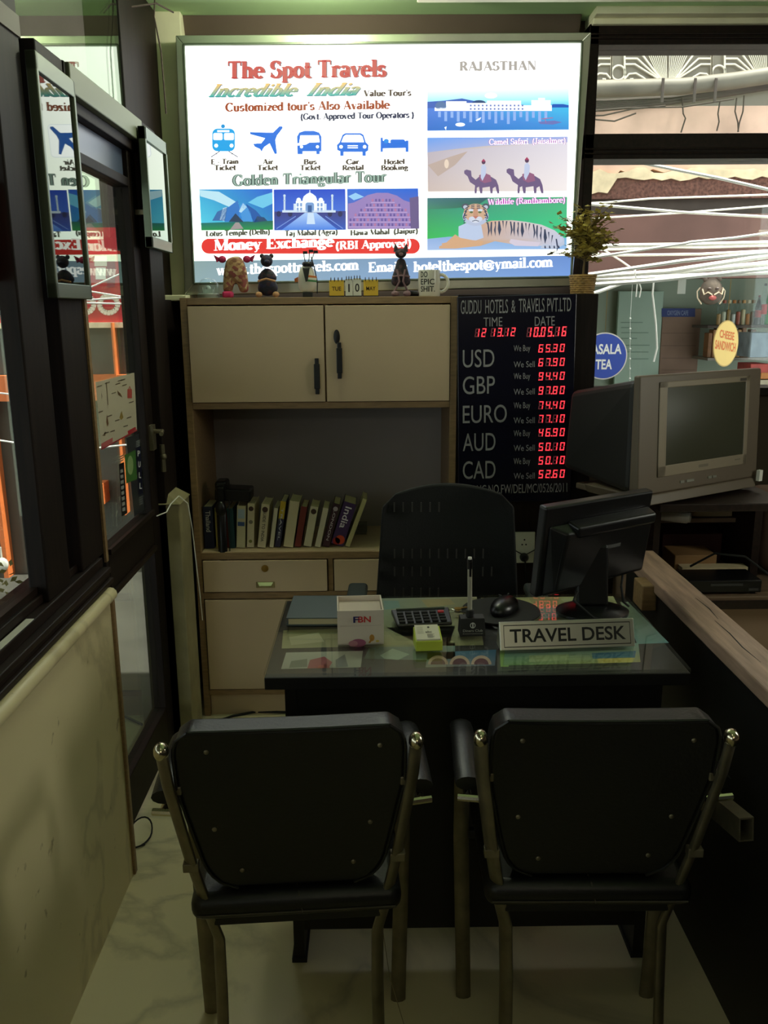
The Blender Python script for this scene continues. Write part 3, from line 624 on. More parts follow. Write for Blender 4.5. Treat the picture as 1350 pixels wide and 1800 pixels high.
pr.poly([(946, 214), (975, 212), (988, 215), (972, 219), (950, 218)], U(110, 120, 190), 4); pr.line([(952, 209), (972, 207)], 1.2, U(190, 100, 140), 4); pr.line([(958, 209), (960, 216)], 1, U(190, 100, 140), 4)
pr.disc(863, 168, 11, 5, (1.4, 1.7, 1.9), 3)
stx('Lake Palace', 874, 968, 147, 8, (1.75, 1.9, 2.2), 4)
# desert photo
pr.poly([(751, 242), (998, 240), (998, 256), (751, 272)], [U(105, 160, 240), U(165, 180, 235), U(200, 200, 225), U(160, 175, 220)], 2)
pr.poly([(751, 268), (800, 262), (860, 256), (998, 250), (997, 336), (752, 337)], [U(190, 180, 190), U(200, 186, 178), U(205, 195, 200), U(230, 225, 235), U(248, 240, 238), U(208, 190, 182)], 3)
pr.poly([(752, 290), (790, 276), (822, 266), (800, 290), (770, 310)], U(192, 172, 162), 4); pr.disc(785, 288, 4, 8, U(236, 216, 196), 5)
def camel(x, y, k):
    q = lambda *p: [(x+a*k, y+b_*k) for a, b_ in p]
    pr.poly(q((-30, -22), (-26, -24), (-18, -22), (-17, -12), (-10, -6), (-2, -13), (6, -16), (16, -12), (26, -6), (30, 4), (32, 18), (28, 18), (25, 6), (20, 9), (20, 18), (16, 18), (15, 6), (2, 8), (2, 18), (-2, 18), (-4, 6), (-8, 8), (-8, 18), (-12, 18), (-11, 4), (-20, -2), (-24, -12), (-30, -17)), U(112, 92, 132), 5)
    pr.poly(q((-4, -14), (6, -18), (16, -14), (18, -3), (6, 0), (-2, -4)), U(150, 96, 130), 6)
    pr.poly(q((-1, -10), (0, -30), (5, -34), (9, -28), (8, -16), (2, -4)), U(196, 206, 232), 7); pr.disc(x+4*k, y-37*k, 3.4*k, 3.8*k, U(90, 60, 90), 7); pr.poly(q((0, -38), (4, -43), (8, -38)), U(170, 60, 100), 8)
camel(846, 322, 1.0); camel(922, 321, 1.05)
stx('Camel Safari  (Jaisalmer)', 860, 994, 254.5, 10, U(190, 120, 190), 4, 0, 1.4); stx('Camel Safari  (Jaisalmer)', 860, 994, 254.5, 10, (1.5, 1.5, 1.6), 5, 0, .6)
# tiger photo
pr.poly([(751, 348), (997, 346), (996, 420), (751, 422)], [U(60, 130, 120), U(80, 180, 130), U(60, 215, 140), U(60, 190, 90)], 2)
pr.poly([(751, 348), (860, 347), (838, 362), (800, 366), (751, 368)], [U(70, 120, 130), U(60, 90, 110), U(50, 110, 90), U(60, 120, 100), U(70, 140, 110)], 3)
pr.poly([(751, 420), (790, 416), (996, 418), (996, 438), (751, 440)], [U(150, 180, 225), U(140, 175, 220), U(120, 180, 220), U(150, 190, 235), U(170, 195, 235)], 3)
fur, wh, st_ = U(214, 170, 132), U(190, 205, 232), U(58, 66, 92)
pr.poly([(822, 420), (815, 400), (818, 392), (850, 392), (864, 388), (900, 387), (925, 390), (952, 395), (975, 405), (988, 416), (990, 428), (978, 433), (940, 432), (905, 430), (870, 424), (845, 432), (800, 436), (800, 428), (824, 424)], [U(206, 168, 138), U(204, 160, 124), U(206, 162, 126), U(214, 172, 138), U(206, 172, 150), U(206, 190, 186), U(210, 204, 208), U(212, 206, 210), U(206, 206, 220), U(200, 206, 226), U(196, 206, 230), U(200, 206, 226), U(206, 200, 210), U(206, 186, 176), U(206, 172, 146), U(206, 166, 130), U(206, 166, 130)], 4)
pr.poly([(806, 398), (820, 392), (846, 396), (850, 418), (820, 428), (806, 420)], wh, 5)
pr.poly([(803, 417), (790, 426), (772, 433), (772, 437), (800, 437), (846, 432), (850, 424), (830, 422)], fur, 6); pr.poly([(800, 412), (785, 426), (776, 428), (778, 432), (790, 430), (812, 420)], fur, 6)
pr.poly([(898, 420), (925, 424), (950, 426), (946, 433), (905, 432), (895, 426)], U(215, 205, 220), 6)
pr.poly([(955, 429), (978, 432), (989, 424), (988, 414), (992, 420), (992, 430), (976, 438), (950, 436)], U(190, 200, 220), 6)
for i in range(19):
    X = 856+i*6.7; yt = 388+abs(i-4)*0.7+(max(0, i-11)**2)*.45
    pr.poly([(X, yt), (X+2.4, yt), (X+5-(i % 3)*3, yt+15), (X+1.5, yt+26), (X+2-(i % 2)*3, yt+14)], st_, 6)
for i in range(4): pr.poly([(957+i*8, 432), (959+i*8, 432), (960+i*8, 436.5), (957+i*8, 436.5)], st_, 7)
pr.disc(836, 380, 23, 17, U(186, 196, 220), 6, 24); pr.disc(836, 374, 21, 16, U(208, 172, 142), 7, 22); pr.disc(836, 386, 9, 6, U(214, 220, 234), 8)
for s in (-1, 1):
    for k in range(4): pr.line([(836+s*(15+k*1.5), 378+k*4), (836+s*(22-k*.5), 380+k*4.4)], 1.7, U(70, 78, 104), 9)
for s in (-1, 1):
    pr.disc(836+s*18, 363, 6.5, 5.5, U(80, 86, 100), 6); pr.disc(836+s*18, 364, 3.8, 3.4, U(190, 200, 215), 7)
    pr.disc(836+s*7.5, 373, 3, 1.8, U(90, 110, 70), 9); pr.disc(836+s*8, 369.5, 4.6, 2.2, U(214, 222, 236), 8); pr.disc(836+s*6, 385, 6, 4.4, U(206, 214, 232), 8)
    for k in range(4): pr.line([(836+s*(11+k*2.4), 362+k*4.6), (836+s*(18+k*1.2), 367+k*5.4)], 1.8, st_, 9)
    for k in range(3): pr.line([(836+s*2, 360+k*3), (836+s*8, 361.5+k*2.6)], 1.3, st_, 9)
pr.poly([(831, 380), (841, 380), (836, 385)], U(190, 120, 110), 9); pr.poly([(832, 366), (840, 366), (840, 380), (832, 380)], U(198, 150, 124), 8); pr.line([(830, 389), (836, 387), (842, 389)], 1.2, st_, 9)
stx('Wildlife (Ranthambore)', 858, 993, 360, 10.5, U(200, 70, 190), 4, 0, 1.5); stx('Wildlife (Ranthambore)', 858, 993, 360, 10.5, (1.3, 1.2, 1.4), 5, 0, .55)
pr.c = [[tuple(v*1.05 for v in c) if min(c) > 1.4 else c for c in q] for q in pr.c]
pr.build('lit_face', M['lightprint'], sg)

# ================================================================== CABINET
CX, CY = -0.185, 2.98
cb = thing('wall_cabinet', 'tall cream cabinet with two upper doors, open bookshelf and drawers under the lit signboard', 'cabinet', (CX, CY, 0))
def cbx(x0, x1, y0, y1, z0, z1): return (x0-CX, x1-CX, y0-CY, y1-CY, z0, z1)
b = MB()
for a in ((-0.655, -0.632, 2.98, 3.37, 0, 1.54), (0.263, 0.287, 2.98, 3.37, 0, 1.54), (-0.632, 0.263, 2.98, 3.37, 1.517, 1.54), (-0.632, 0.263, 2.98, 3.37, 1.163, 1.185),
          (-0.632, 0.263, 2.98, 3.37, 0.618, 0.643), (-0.632, 0.263, 2.98, 3.37, 0.468, 0.492), (-0.632, 0.263, 2.98, 3.37, 0.085, 0.108), (-0.174, -0.156, 2.985, 3.37, 0.492, 0.618), (-0.174, -0.158, 3.0, 3.37, 1.185, 1.517)): b.box(*cbx(*a))
b.build('carcass', M['edge'], cb, bevel=0.0015)
bx(*cbx(-0.632, 0.263, 3.35, 3.372, 0.085, 1.517)).build('back_panel', M['backpan'], cb)
lab(bx(*cbx(-0.630, 0.262, 2.985, 3.35, 0.643, 0.645)).build('counter_surface', M['lam'], cb), 'pale counter surface')
bx(*cbx(-0.63, 0.262, 2.995, 3.01, 0, 0.085)).build('plinth', M['lam'], cb)
def pull(parent, x, z, h=0.1):
    b = MB(); b.box(x-0.010-CX, x+0.010-CX, -0.022, -0.006, z-h*0.5, z+h*0.5); b.box(x-0.007-CX, x+0.007-CX, -0.018, 0.0, z-h*0.72, z-h*0.45); b.box(x-0.007-CX, x+0.007-CX, -0.018, 0.0, z+h*0.45, z+h*0.72)
    lab(b.build('handle', M['blackgloss'], parent, bevel=0.002), 'black bar handle')
d1 = bx(*cbx(-0.630, -0.170, 2.974, 2.992, 1.187, 1.512)).build('door', M['lam'], cb, bevel=0.0015)
d2 = bx(*cbx(-0.164, 0.261, 2.974, 2.992, 1.187, 1.512)).build('door', M['lam'], cb, bevel=0.0015)
pull(d1, -0.196, 1.275, 0.085); pull(d2, -0.118, 1.328, 0.085)
b = MB(); b.lathe([(0.0001, 0.0), (0.011, 0.0), (0.011, 0.004), (0.0001, 0.005)], 18, T=rot((-0.126-CX, -0.006, 1.408), R(90)) @ Matrix.Diagonal((1, 2.2, 1, 1)))
ky = b.build('keyhole_plate', M['blackgloss'], d2, smooth=True); lab(ky, 'oval black keyhole plate')
for x0, x1 in ((-0.628, -0.178), (-0.152, 0.259)):
    dr = bx(*cbx(x0, x1, 2.974, 2.992, 0.496, 0.614)).build('drawer', M['lam'], cb, bevel=0.0015)
    xm = (x0+x1)/2-CX
    b = MB(); b.lathe([(0.0001, 0), (0.013, 0), (0.013, 0.003), (0.0001, 0.004)], 18, T=rot((xm, -0.006, 0.585), R(90))); lab(b.build('lock', M['brass'], dr, smooth=True), 'round brass lock')
    b = MB(); b.box(xm-0.034, xm+0.034, -0.010, -0.006, 0.512, 0.535); b.prism([(xm-0.03, -0.010, 0.531), (xm+0.03, -0.010, 0.531), (xm+0.022, -0.022, 0.520), (xm-0.022, -0.022, 0.520)], (0, 0, 0.003))
    lab(b.build('cup_handle', M['chrome'], dr, bevel=0.001), 'chrome cup handle')
for x0, x1 in ((-0.628, -0.185), (-0.178, 0.259)): bx(*cbx(x0, x1, 2.974, 2.992, 0.112, 0.464)).build('lower_door', M['lam'], cb, bevel=0.0015)

# ---- books in the open shelf (front spine plane ~ y 3.03)
SHZ = 0.646
PAPER = mat('book_pages', S(196, 184, 150), 0.9)
books = [  # x of base, tilt, thickness, height, depth, colour, label, title, title colour
 (-0.610, 0.0, 0.034, 0.158, .13, (22, 30, 66), 'navy guidebook with white Thailand lettering, standing at the left end', 'Thailand', (214, 214, 220)),
 (-0.578, 0.0, 0.016, 0.150, .13, (150, 132, 60), 'thin dull yellow book right beside the navy Thailand book', None, None),
 (-0.555, 0.02, 0.030, 0.142, .13, (120, 38, 26), 'rusty red book standing behind the dangling telephone handset', 'TRAVEL', (30, 20, 20)),
 (-0.527, 0.02, 0.022, 0.150, .13, (22, 62, 66), 'dark teal book between the rusty red and the blue-topped cream books', None, None),
 (-0.497, -0.06, 0.031, 0.158, .13, (196, 186, 150), 'cream book with blue picture patches on its spine', None, (70, 96, 140)),
 (-0.462, -0.06, 0.025, 0.166, .13, (204, 190, 158), 'cream book with two small round marks on its spine', None, None),
 (-0.420, -0.13, 0.029, 0.164, .13, (206, 192, 158), 'leaning cream guidebook with dark vertical title and a black dot on top', 'GUIDE TO INDIA', (60, 50, 50)),
 (-0.384, -0.15, 0.014, 0.150, .13, (206, 196, 170), 'thin off-white book leaning left of the yellow-topped one', None, None),
 (-0.362, -0.16, 0.020, 0.174, .13, (34, 30, 62), 'dark blue book with a yellow upper spine', 'TRAVEL', (196, 196, 206)),
 (-0.322, -0.17, 0.035, 0.174, .13, (206, 192, 156), 'thick tall cream book leaning in the middle of the row', None, None),
 (-0.288, -0.19, 0.022, 0.154, .13, (116, 40, 30), 'brick red book leaning between two cream ones', None, None),
 (-0.252, -0.20, 0.028, 0.152, .13, (206, 196, 166), 'cream book with a large dark disc near the top of its spine', None, None),
 (-0.214, -0.23, 0.020, 0.150, .13, (204, 194, 168), 'narrow cream book just left of the wine coloured one', None, None),
 (-0.184, -0.27, 0.024, 0.166, .13, (58, 24, 34), 'wine coloured book with white specks and a round mark', 'LONDON', (200, 190, 196)),
 (-0.142, -0.31, 0.046, 0.166, .13, (62, 34, 84), 'thick purple guidebook with white India lettering', 'India', (224, 216, 224)),
 (-0.104, -0.36, 0.016, 0.190, .13, (182, 172, 122), 'tall pale yellow book leaning at the right end of the row', None, None)]
for i, (x, tl, th, h, d, col, label, title, tc) in enumerate(books):
    zz = SHZ+abs(sin(tl))*th*0.5+0.0005
    r = thing('book', label, 'book', (x, 3.03+0.004*(i % 3), zz), 0, 'guidebooks on the open cabinet shelf')
    r.rotation_euler = (0, -tl, 0)
    cm = mat('book_cover', S(*col), 0.5)
    b = MB(); t = 0.0016; b.box(-th/2, -th/2+t, 0, d, 0, h); b.box(th/2-t, th/2, 0, d, 0, h); b.box(-th/2+t, th/2-t, 0, t, 0, h)
    b.build('cover', cm, r)
    bx(-th/2+t, th/2-t, t, d-0.004, 0.003, h-0.003).build('pages', PAPER, r)
    pr = Print(flat((-th/2, 0, 0), (th, 0, 0), (0, 0, h), 0.0004)); n0 = 0
    if title:
        g = sans(title, 0.01); P, a, e, cap = g; n0 = 1; v1, v0 = (.90, .40) if title in ('Thailand', 'India') else (.86, .14); hw = .5 if title in ('Thailand', 'India') else .36
        for q in P: pr.poly([(0.5-hw/2+hw*gy/cap, v1-(v1-v0)*(gx-a)/(e-a)) for gx, gy in q], S(*tc), 1)
    if 'blue picture' in label: pr.rect(.1, .70, .9, .92, S(160, 176, 190), 1); pr.rect(.1, .52, .9, .62, S(60, 84, 130), 1); n0 = 1
    if 'yellow upper' in label: pr.rect(.0, .62, 1, 1, S(196, 166, 52), 0); n0 = 1
    if 'disc' in label or 'black dot' in label or 'round mark' in label:
        pr.disc(.5, .88, .36, .36*th/h, S(70, 48, 40) if 'wine' not in label else S(190, 180, 186), 1); n0 = 1
    if 'two small' in label: pr.disc(.5, .58, .3, .3*th/h, S(120, 112, 96), 1); pr.disc(.5, .14, .25, .25*th/h, S(120, 120, 60), 1); n0 = 1
    if 'purple' in label: pr.disc(.6, .13, .38, .38*th/h, S(196, 74, 40), 1); pr.disc(.35, .08, .3, .3*th/h, S(160, 44, 36), 1); n0 = 1
    if n0: pr.build('spine_print', M['print'], r)
# telephone: cradle lying on top of the books, handset hanging on its cord
ph = thing('telephone', 'black telephone lying on top of the leftmost books with its handset dangling', 'telephone', (-0.53, 3.06, 0.8205))
b = MB(); b.box(-0.055, 0.075, -0.02, 0.075, 0.0, 0.045, T=rot((0, 0, 0), 0, R(3))); b.build('base', M['blackgloss'], ph, bevel=0.006)
b = MB(); b.box(-0.05, -0.008, -0.03, 0.05, 0.04, 0.075); b.box(-0.045, -0.015, -0.04, -0.02, 0.0, 0.06); b.build('cradle', M['blackgloss'], ph, bevel=0.008)
b = MB(); b.tube([(-0.028, -0.045, -0.02), (-0.026, -0.062, -0.10), (-0.026, -0.066, -0.18), (-0.024, -0.064, -0.25)], 0.017, 10, flat=(0.011, 0.017, (0, 1, 0))); b.ball((-0.028, -0.052, -0.02), (0.020, 0.015, 0.03)); b.ball((-0.024, -0.072, -0.245), (0.020, 0.013, 0.03))
b.build('handset', M['blackgloss'], ph, smooth=True)
b = MB(); b.tube([(-0.02, -0.066, -0.27), (-0.005, -0.064, -0.22), (0.0, -0.062, -0.16), (0.0, -0.055, -0.08), (0.0, -0.03, 0.01)], 0.0018, 6); b.build('cord', M['blackgloss'], ph, smooth=True)
# loose pack far back on the shelf
r = thing('card_pack', 'small dark pack of cards lying at the back of the open shelf', 'card pack', (-0.075, 3.24, SHZ))
b = MB()
for k in range(4): b.box(-0.04+0.003*k, 0.04+0.002*(k % 2), -0.03, 0.03, k*0.010, k*0.010+0.0085)
b.build('cards', mat('card_stock', S(96, 90, 84), 0.7), r)
b = MB(); b.tube([(0.02, 3.12, SHZ+0.002), (0.03, 3.15, SHZ+0.03), (0.045, 3.16, SHZ+0.09), (0.07, 3.17, SHZ+0.125)], 0.0012, 6)
tag(b.build('wire_loop', M['white'], smooth=True), 'thin white wire loop standing on the shelf beside the office chair', 'wire')

# ================================================================== RATE BOARD AND ITS PILLAR
struct(bx(0.289, 0.768, 2.99, 3.37, 0, 1.545).build('pillar', M['wood'], bevel=0.003))
rb = thing('exchange_rate_board', 'black currency exchange board with red lit digits beside the cabinet', 'display board', (0.495, 2.99, 0.84))
ro = Vector((0.495, 2.99, 0.84))
bl = [at_y(*p, 2.955) for p in ((804, 522), (1014, 516), (1003, 880), (806, 884))]
b = MB(); b.prism([q-ro for q in bl], (0, 0.034, 0)); b.build('housing', mat('board_face', S(14, 15, 32), 0.2), rb, bevel=0.002)
pr = Print(lambda px, py, L: at_y(px, py, 2.9545-0.0006*(L+1))-ro); ds = -0.026
gy = S(150, 148, 150)
def rtx(t, x0, x1, y, h, col=gy, bold=0.0): pr.text(sans(t, bold), x0, x1, y, h, col, 0, y+ds*(x1-x0))
rtx('GUDDU', 810, 846, 552, 24); rtx('HOTELS', 853, 893, 551, 24); rtx('&', 899, 906, 549, 22); rtx('TRAVELS', 912, 957, 549, 24); rtx('PVT.LTD', 962, 1004, 548, 24)
rtx('TIME', 850, 883, 574, 16); rtx('DATE', 940, 975, 573, 16.5)
for t, x1, y, h in (('USD', 869, 646, 31), ('GBP', 870, 693, 31), ('EURO', 891, 744, 31), ('AUD', 871, 793, 31), ('CAD', 871, 842, 31)): rtx(t, 813.5, x1, y, h)
for i in range(5):
    y = (617.5, 666.5, 718, 767, 816)[i]; rtx('We Buy', 903, 932 if i < 1 else 932, y, 10.5)
    y = (646, 694, 744.5, 793, 842)[i]; rtx('We Sell', 903, 940, y, 10.5)
rtx('RBI LIC.NO.FW/DEL/MC/0526/2011', 818, 997, 869, 15.5)
pr.build('board_lettering', M['print'], rb)
SEG = {'0': 'abcdef', '1': 'bc', '2': 'abged', '3': 'abgcd', '4': 'fgbc', '5': 'afgcd', '6': 'afgedc', '7': 'abc', '8': 'abcdefg', '9': 'abcdfg'}
on, offc = (1.0, 0.03, 0.045), (0.035, 0.004, 0.006)
def digits(t, x0, x1, y, h):
    pr = Print(lambda px, py, L: at_y(px, py, 2.9535-0.0006*(L+1))-ro)
    n = sum(c != '.' and c != ' ' for c in t)+t.count(' ')*0.35; w = (x1-x0)/n; x = x0; dw = w*0.62; th = h*0.115
    for c in t:
        if c == ' ': x += w*0.35; continue
        if c == '.': pr.disc(x-w*0.14, y-th*0.5+ds*(x-x0), th*.75, th*.75, on, 1, 8); continue
        sk = lambda u, v: (x+u*dw+v*h*0.14, y-v*h+ds*(x-x0))
        e = th/h; f = th/dw
        S7 = {'a': [(0.1, 1-e), (0.9, 1-e), (1, 1), (0, 1)], 'd': [(0, 0), (1, 0), (0.9, e), (0.1, e)], 'g': [(0.12, .5-e/2), (.88, .5-e/2), (.88, .5+e/2), (0.12, .5+e/2)],
              'f': [(0, .54), (f, .54), (f, .93), (0, .97)], 'e': [(0, .03), (f, .07), (f, .46), (0, .46)], 'b': [(1-f, .54), (1, .54), (1, .97), (1-f, .93)], 'c': [(1-f, .07), (1, .03), (1, .46), (1-f, .46)]}
        for k, q in S7.items(): pr.poly([sk(*p) for p in q], on if k in SEG[c] else offc, 1)
        x += w
    pr.build('lit_digits', M['led'], rb)
digits('12 13.12', 834, 909, 592.5, 15); digits('10.05.16', 925, 999, 592.5, 17)
for i, t in enumerate(('65.30', '67.90', '94.40', '97.80', '74.40', '77.10', '46.90', '50.10', '50.10', '52.60')):
    digits(t, 946, 996, (619.5, 644, 668.5, 693.5, 719.5, 743.5, 767.5, 792.5, 816.5, 840.5)[i], 14)
# socket plate on the pillar with plug
so = at_y(921, 962, 2.985)
r = thing('wall_socket', 'white socket plate with a black plug on the dark panel beside the office chair', 'socket', so)
bx(-0.039, 0.039, -0.006, 0.004, -0.058, 0.058).build('plate', M['white'], r, bevel=0.003)
for x, z in ((0, 0.03), (-0.008, 0.012), (0.006, 0.012)):
    b = MB(); b.lathe([(0.003, 0), (0.003, 0.0012), (0.0001, 0.0014)], 10, T=rot((x, -0.006, z), R(90))); b.build('pin_hole', M['black'], r)
b = MB(); b.lathe([(0.016, 0), (0.016, 0.012), (0.010, 0.022), (0.0001, 0.024)], 16, T=rot((0.0, -0.006, -0.035), R(90))); b.tube([(0, -0.028, -0.035), (0.004, -0.03, -0.07), (0.012, -0.02, -0.14), (0.01, -0.01, -0.22)], 0.003, 6); b.tube([(-0.036, -0.008, -0.008), (-0.01, -0.012, -0.022), (0.01, -0.012, -0.022), (0.044, -0.010, -0.004)], 0.002, 6)
lab(b.build('plug', M['blackgloss'], r, smooth=True), 'black plug with cord')

# ================================================================== THINGS ON THE CABINET TOP
TZ = 1.54
pat = lambda n, c1, c2, sc: mat(n, c1, 0.8)
def patch(name, cols, scale):
    m = bpy.data.materials.new(name); m.use_nodes = True; nt = m.node_tree; b = nt.nodes['Principled BSDF']; b.inputs['Roughness'].default_value = 0.75
    tc = nt.nodes.new('ShaderNodeTexCoord'); v = nt.nodes.new('ShaderNodeTexVoronoi'); v.inputs['Scale'].default_value = scale
    sp = nt.nodes.new('ShaderNodeSeparateColor'); r = nt.nodes.new('ShaderNodeValToRGB'); r.color_ramp.interpolation = 'CONSTANT'
    nt.links.new(tc.outputs['Object'], v.inputs['Vector']); nt.links.new(v.outputs['Color'], sp.inputs[0]); nt.links.new(sp.outputs[0], r.inputs[0])
    for i, c in enumerate(cols):
        e = r.color_ramp.elements[i] if i < 2 else r.color_ramp.elements.new(i/len(cols)); e.position = i/len(cols); e.color = (*c, 1)
    nt.links.new(r.outputs[0], b.inputs['Base Color']); return m
M['pel'] = patch('patchwork_fabric', [S(150, 108, 74), S(176, 138, 96), S(122, 80, 56), S(190, 160, 120), S(140, 70, 66)], 90)
M['pdk'] = patch('dark_patchwork', [S(26, 24, 40), S(34, 32, 62), S(60, 34, 44), S(24, 24, 34)], 80)
M['pcat'] = patch('dark_cat_fabric', [S(30, 26, 32), S(44, 30, 40), S(24, 22, 28), S(70, 44, 50)], 90)
M['pink'] = mat('pink_fabric', S(186, 40, 90), 0.8); M['tan'] = mat('tan_fabric', S(176, 130, 92), 0.8)
def skin(name, verts, edges, radii, m, parent, sub=2):
    me = bpy.data.meshes.new(name); me.from_pydata(verts, edges, []); o = bpy.data.objects.new(name, me); C.objects.link(o); o.parent = parent
    k = o.modifiers.new('skin', 'SKIN'); k.use_smooth_shade = True
    s = o.modifiers.new('sub', 'SUBSURF'); s.levels = sub; s.render_levels = sub
    for v, r_ in zip(me.skin_vertices[0].data, radii): v.radius = (r_, r_) if not isinstance(r_, tuple) else r_
    me.skin_vertices[0].data[0].use_root = True
    me.materials.append(m); return o
# glass dome
p = at_y(364, 521, 3.03)
r = thing('snow_globe', 'small clear glass dome ornament at the left end of the cabinet top', 'ornament', (p.x, 3.06, TZ))
b = MB(); b.lathe([(0.038, 0.0), (0.038, 0.012), (0.034, 0.016)], 24); lab(b.build('base', mat('grey_base', S(120, 126, 120), 0.5), r, smooth=True), 'grey base')
b = MB(); b.lathe([(0.036, 0.016), (0.038, 0.03), (0.034, 0.048), (0.022, 0.062), (0.0001, 0.068)], 24); b.build('dome', M['clear'], r, smooth=True)
b = MB(); b.box(-0.016, 0.016, -0.008, 0.008, 0.016, 0.030); b.ball((0, 0, 0.033), 0.009, 10); [b.tube([(s*0.02, 0, 0.016), (s*0.02, 0, 0.036)], 0.002, 6) for s in (-1, 1)]
b.build('model_building', mat('pale_ornament', S(176, 186, 180), 0.5), r, smooth=True)
# camel/elephant dolls
p = at_y(414, 521, 3.03)
r = thing('stuffed_elephant', 'brown patchwork stuffed elephant with pink tassels, leftmost soft toy', 'soft toy', (p.x, 3.05, TZ))
skin('body', [(0, 0, 0.085), (0, 0, 0.118), (-0.004, -0.004, 0.138), (-0.026, 0, 0.06), (-0.028, -0.004, 0.016), (0.026, 0, 0.06), (0.028, -0.004, 0.016)], [(0, 1), (1, 2), (0, 3), (3, 4), (0, 5), (5, 6)],
     [(0.040, 0.03), (0.036, 0.027), (0.024, 0.02), (0.021, 0.02), 0.017, (0.021, 0.02), 0.017], M['pel'], r)
b = MB()
for s in (-1, 1):
    b.ball((s*0.042, -0.004, 0.128), (0.014, 0.008, 0.012), 10)
    for k in range(5): b.tube([(s*0.046, -0.004, 0.128), (s*(0.062+0.002*k), -0.006, 0.120+0.005*k)], 0.0025, 5)
    lab(b.build('tassel_ear', M['pink'], r, smooth=True), 'pink tassels'); b = MB()

b = MB(); b.box(-0.046, -0.010, -0.024, 0.016, 0.0, 0.022); lab(b.build('foot_patch', M['pink'], r, bevel=0.008, seg=3), 'pink foot patch')
# seated dark doll
p = at_y(470, 519, 3.03)
r = thing('stuffed_bear', 'dark blue patchwork toy bear sitting second from the left', 'soft toy', (p.x, 3.05, TZ))
skin('body', [(0, 0, 0.04), (0, 0, 0.078), (0, -0.004, 0.100), (-0.028, -0.012, 0.016), (0.028, -0.012, 0.016), (-0.03, -0.006, 0.058), (0.03, -0.006, 0.058)], [(0, 1), (1, 2), (0, 3), (0, 4), (1, 5), (1, 6)],
     [0.032, 0.026, 0.016, 0.017, 0.017, 0.011, 0.011], M['pdk'], r)
b = MB(); b.ball((0, -0.006, 0.122), (0.021, 0.02, 0.021)); b.ball((0.004, -0.024, 0.117), (0.010, 0.010, 0.008)); b.ball((-0.016, 0, 0.138), 0.008, 8); b.ball((0.016, 0, 0.138), 0.008, 8)
b.build('head', M['pdk'], r, smooth=True)
b = MB(); b.ball((-0.028, -0.026, 0.010), (0.012, 0.010, 0.010)); b.ball((0.030, -0.026, 0.010), (0.012, 0.010, 0.010)); b.tube([(-0.03, -0.028, 0.054), (0, -0.034, 0.062), (0.03, -0.028, 0.054)], 0.0035, 6)
lab(b.build('ribbon', M['tan'], r, smooth=True), 'tan paws and ribbon')
# miniature golf bag
p = at_y(540, 518, 3.03)
r = thing('golf_bag_ornament', 'white and black miniature golf bag with clubs and a tricolour flag band', 'ornament', (p.x, 3.05, TZ))
skin('bag', [(0, 0, 0.012), (0.0, 0, 0.05), (-0.002, 0, 0.085), (0.004, 0, 0.108)], [(0, 1), (1, 2), (2, 3)], [(0.030, 0.024), (0.036, 0.026), (0.030, 0.022), (0.020, 0.016)], mat('white_leatherette', S(206, 200, 184), 0.5), r)
b = MB(); b.box(-0.016, 0.018, -0.02, 0.018, 0.0, 0.016); b.lathe([(0.018, 0.102), (0.021, 0.112), (0.017, 0.118), (0.0001, 0.118)], 16, T=rot((0.004, 0, 0))); b.prism([(-0.014, -0.024, 0.098), (0.012, -0.024, 0.098), (0.004, -0.03, 0.055), (-0.003, -0.032, 0.05)], (0, -0.004, 0))
b.build('bag_trim', M['black'], r, bevel=0.002)
b = MB()
for x, dx, h in ((-0.004, -0.006, 0.15), (0.006, 0.004, 0.155), (0.012, 0.014, 0.152)): b.tube([(x, 0, 0.11), (x+dx, 0, h-0.004)], 0.0016, 6); b.box(x+dx-0.002, x+dx+0.013, -0.004, 0.004, h-0.006, h+0.003)
b.tube([(0.016, -0.01, 0.135), (0.026, -0.016, 0.10), (0.036, -0.016, 0.05), (0.034, -0.012, 0.012)], 0.0018, 6)
b.build('clubs', M['black'], r)
for k, c in enumerate(((206, 110, 50), (220, 216, 204), (60, 120, 70))):
    b = MB(); b.prism([(-0.004, -0.029, 0.074-k*0.007), (0.034, -0.022, 0.070-k*0.007), (0.034, -0.022, 0.064-k*0.007), (-0.004, -0.029, 0.067-k*0.007)], (0, -0.0015, 0)); b.build('flag_stripe', mat('flag_stripe', S(*c), 0.6), r)
b = MB(); b.prism([(-0.044, -0.004, 0.062), (-0.030, -0.014, 0.068), (-0.030, -0.014, 0.052), (-0.042, -0.004, 0.050)], (0, -0.003, 0)); b.build('side_flag', mat('flag_orange', S(206, 110, 50), 0.6), r)
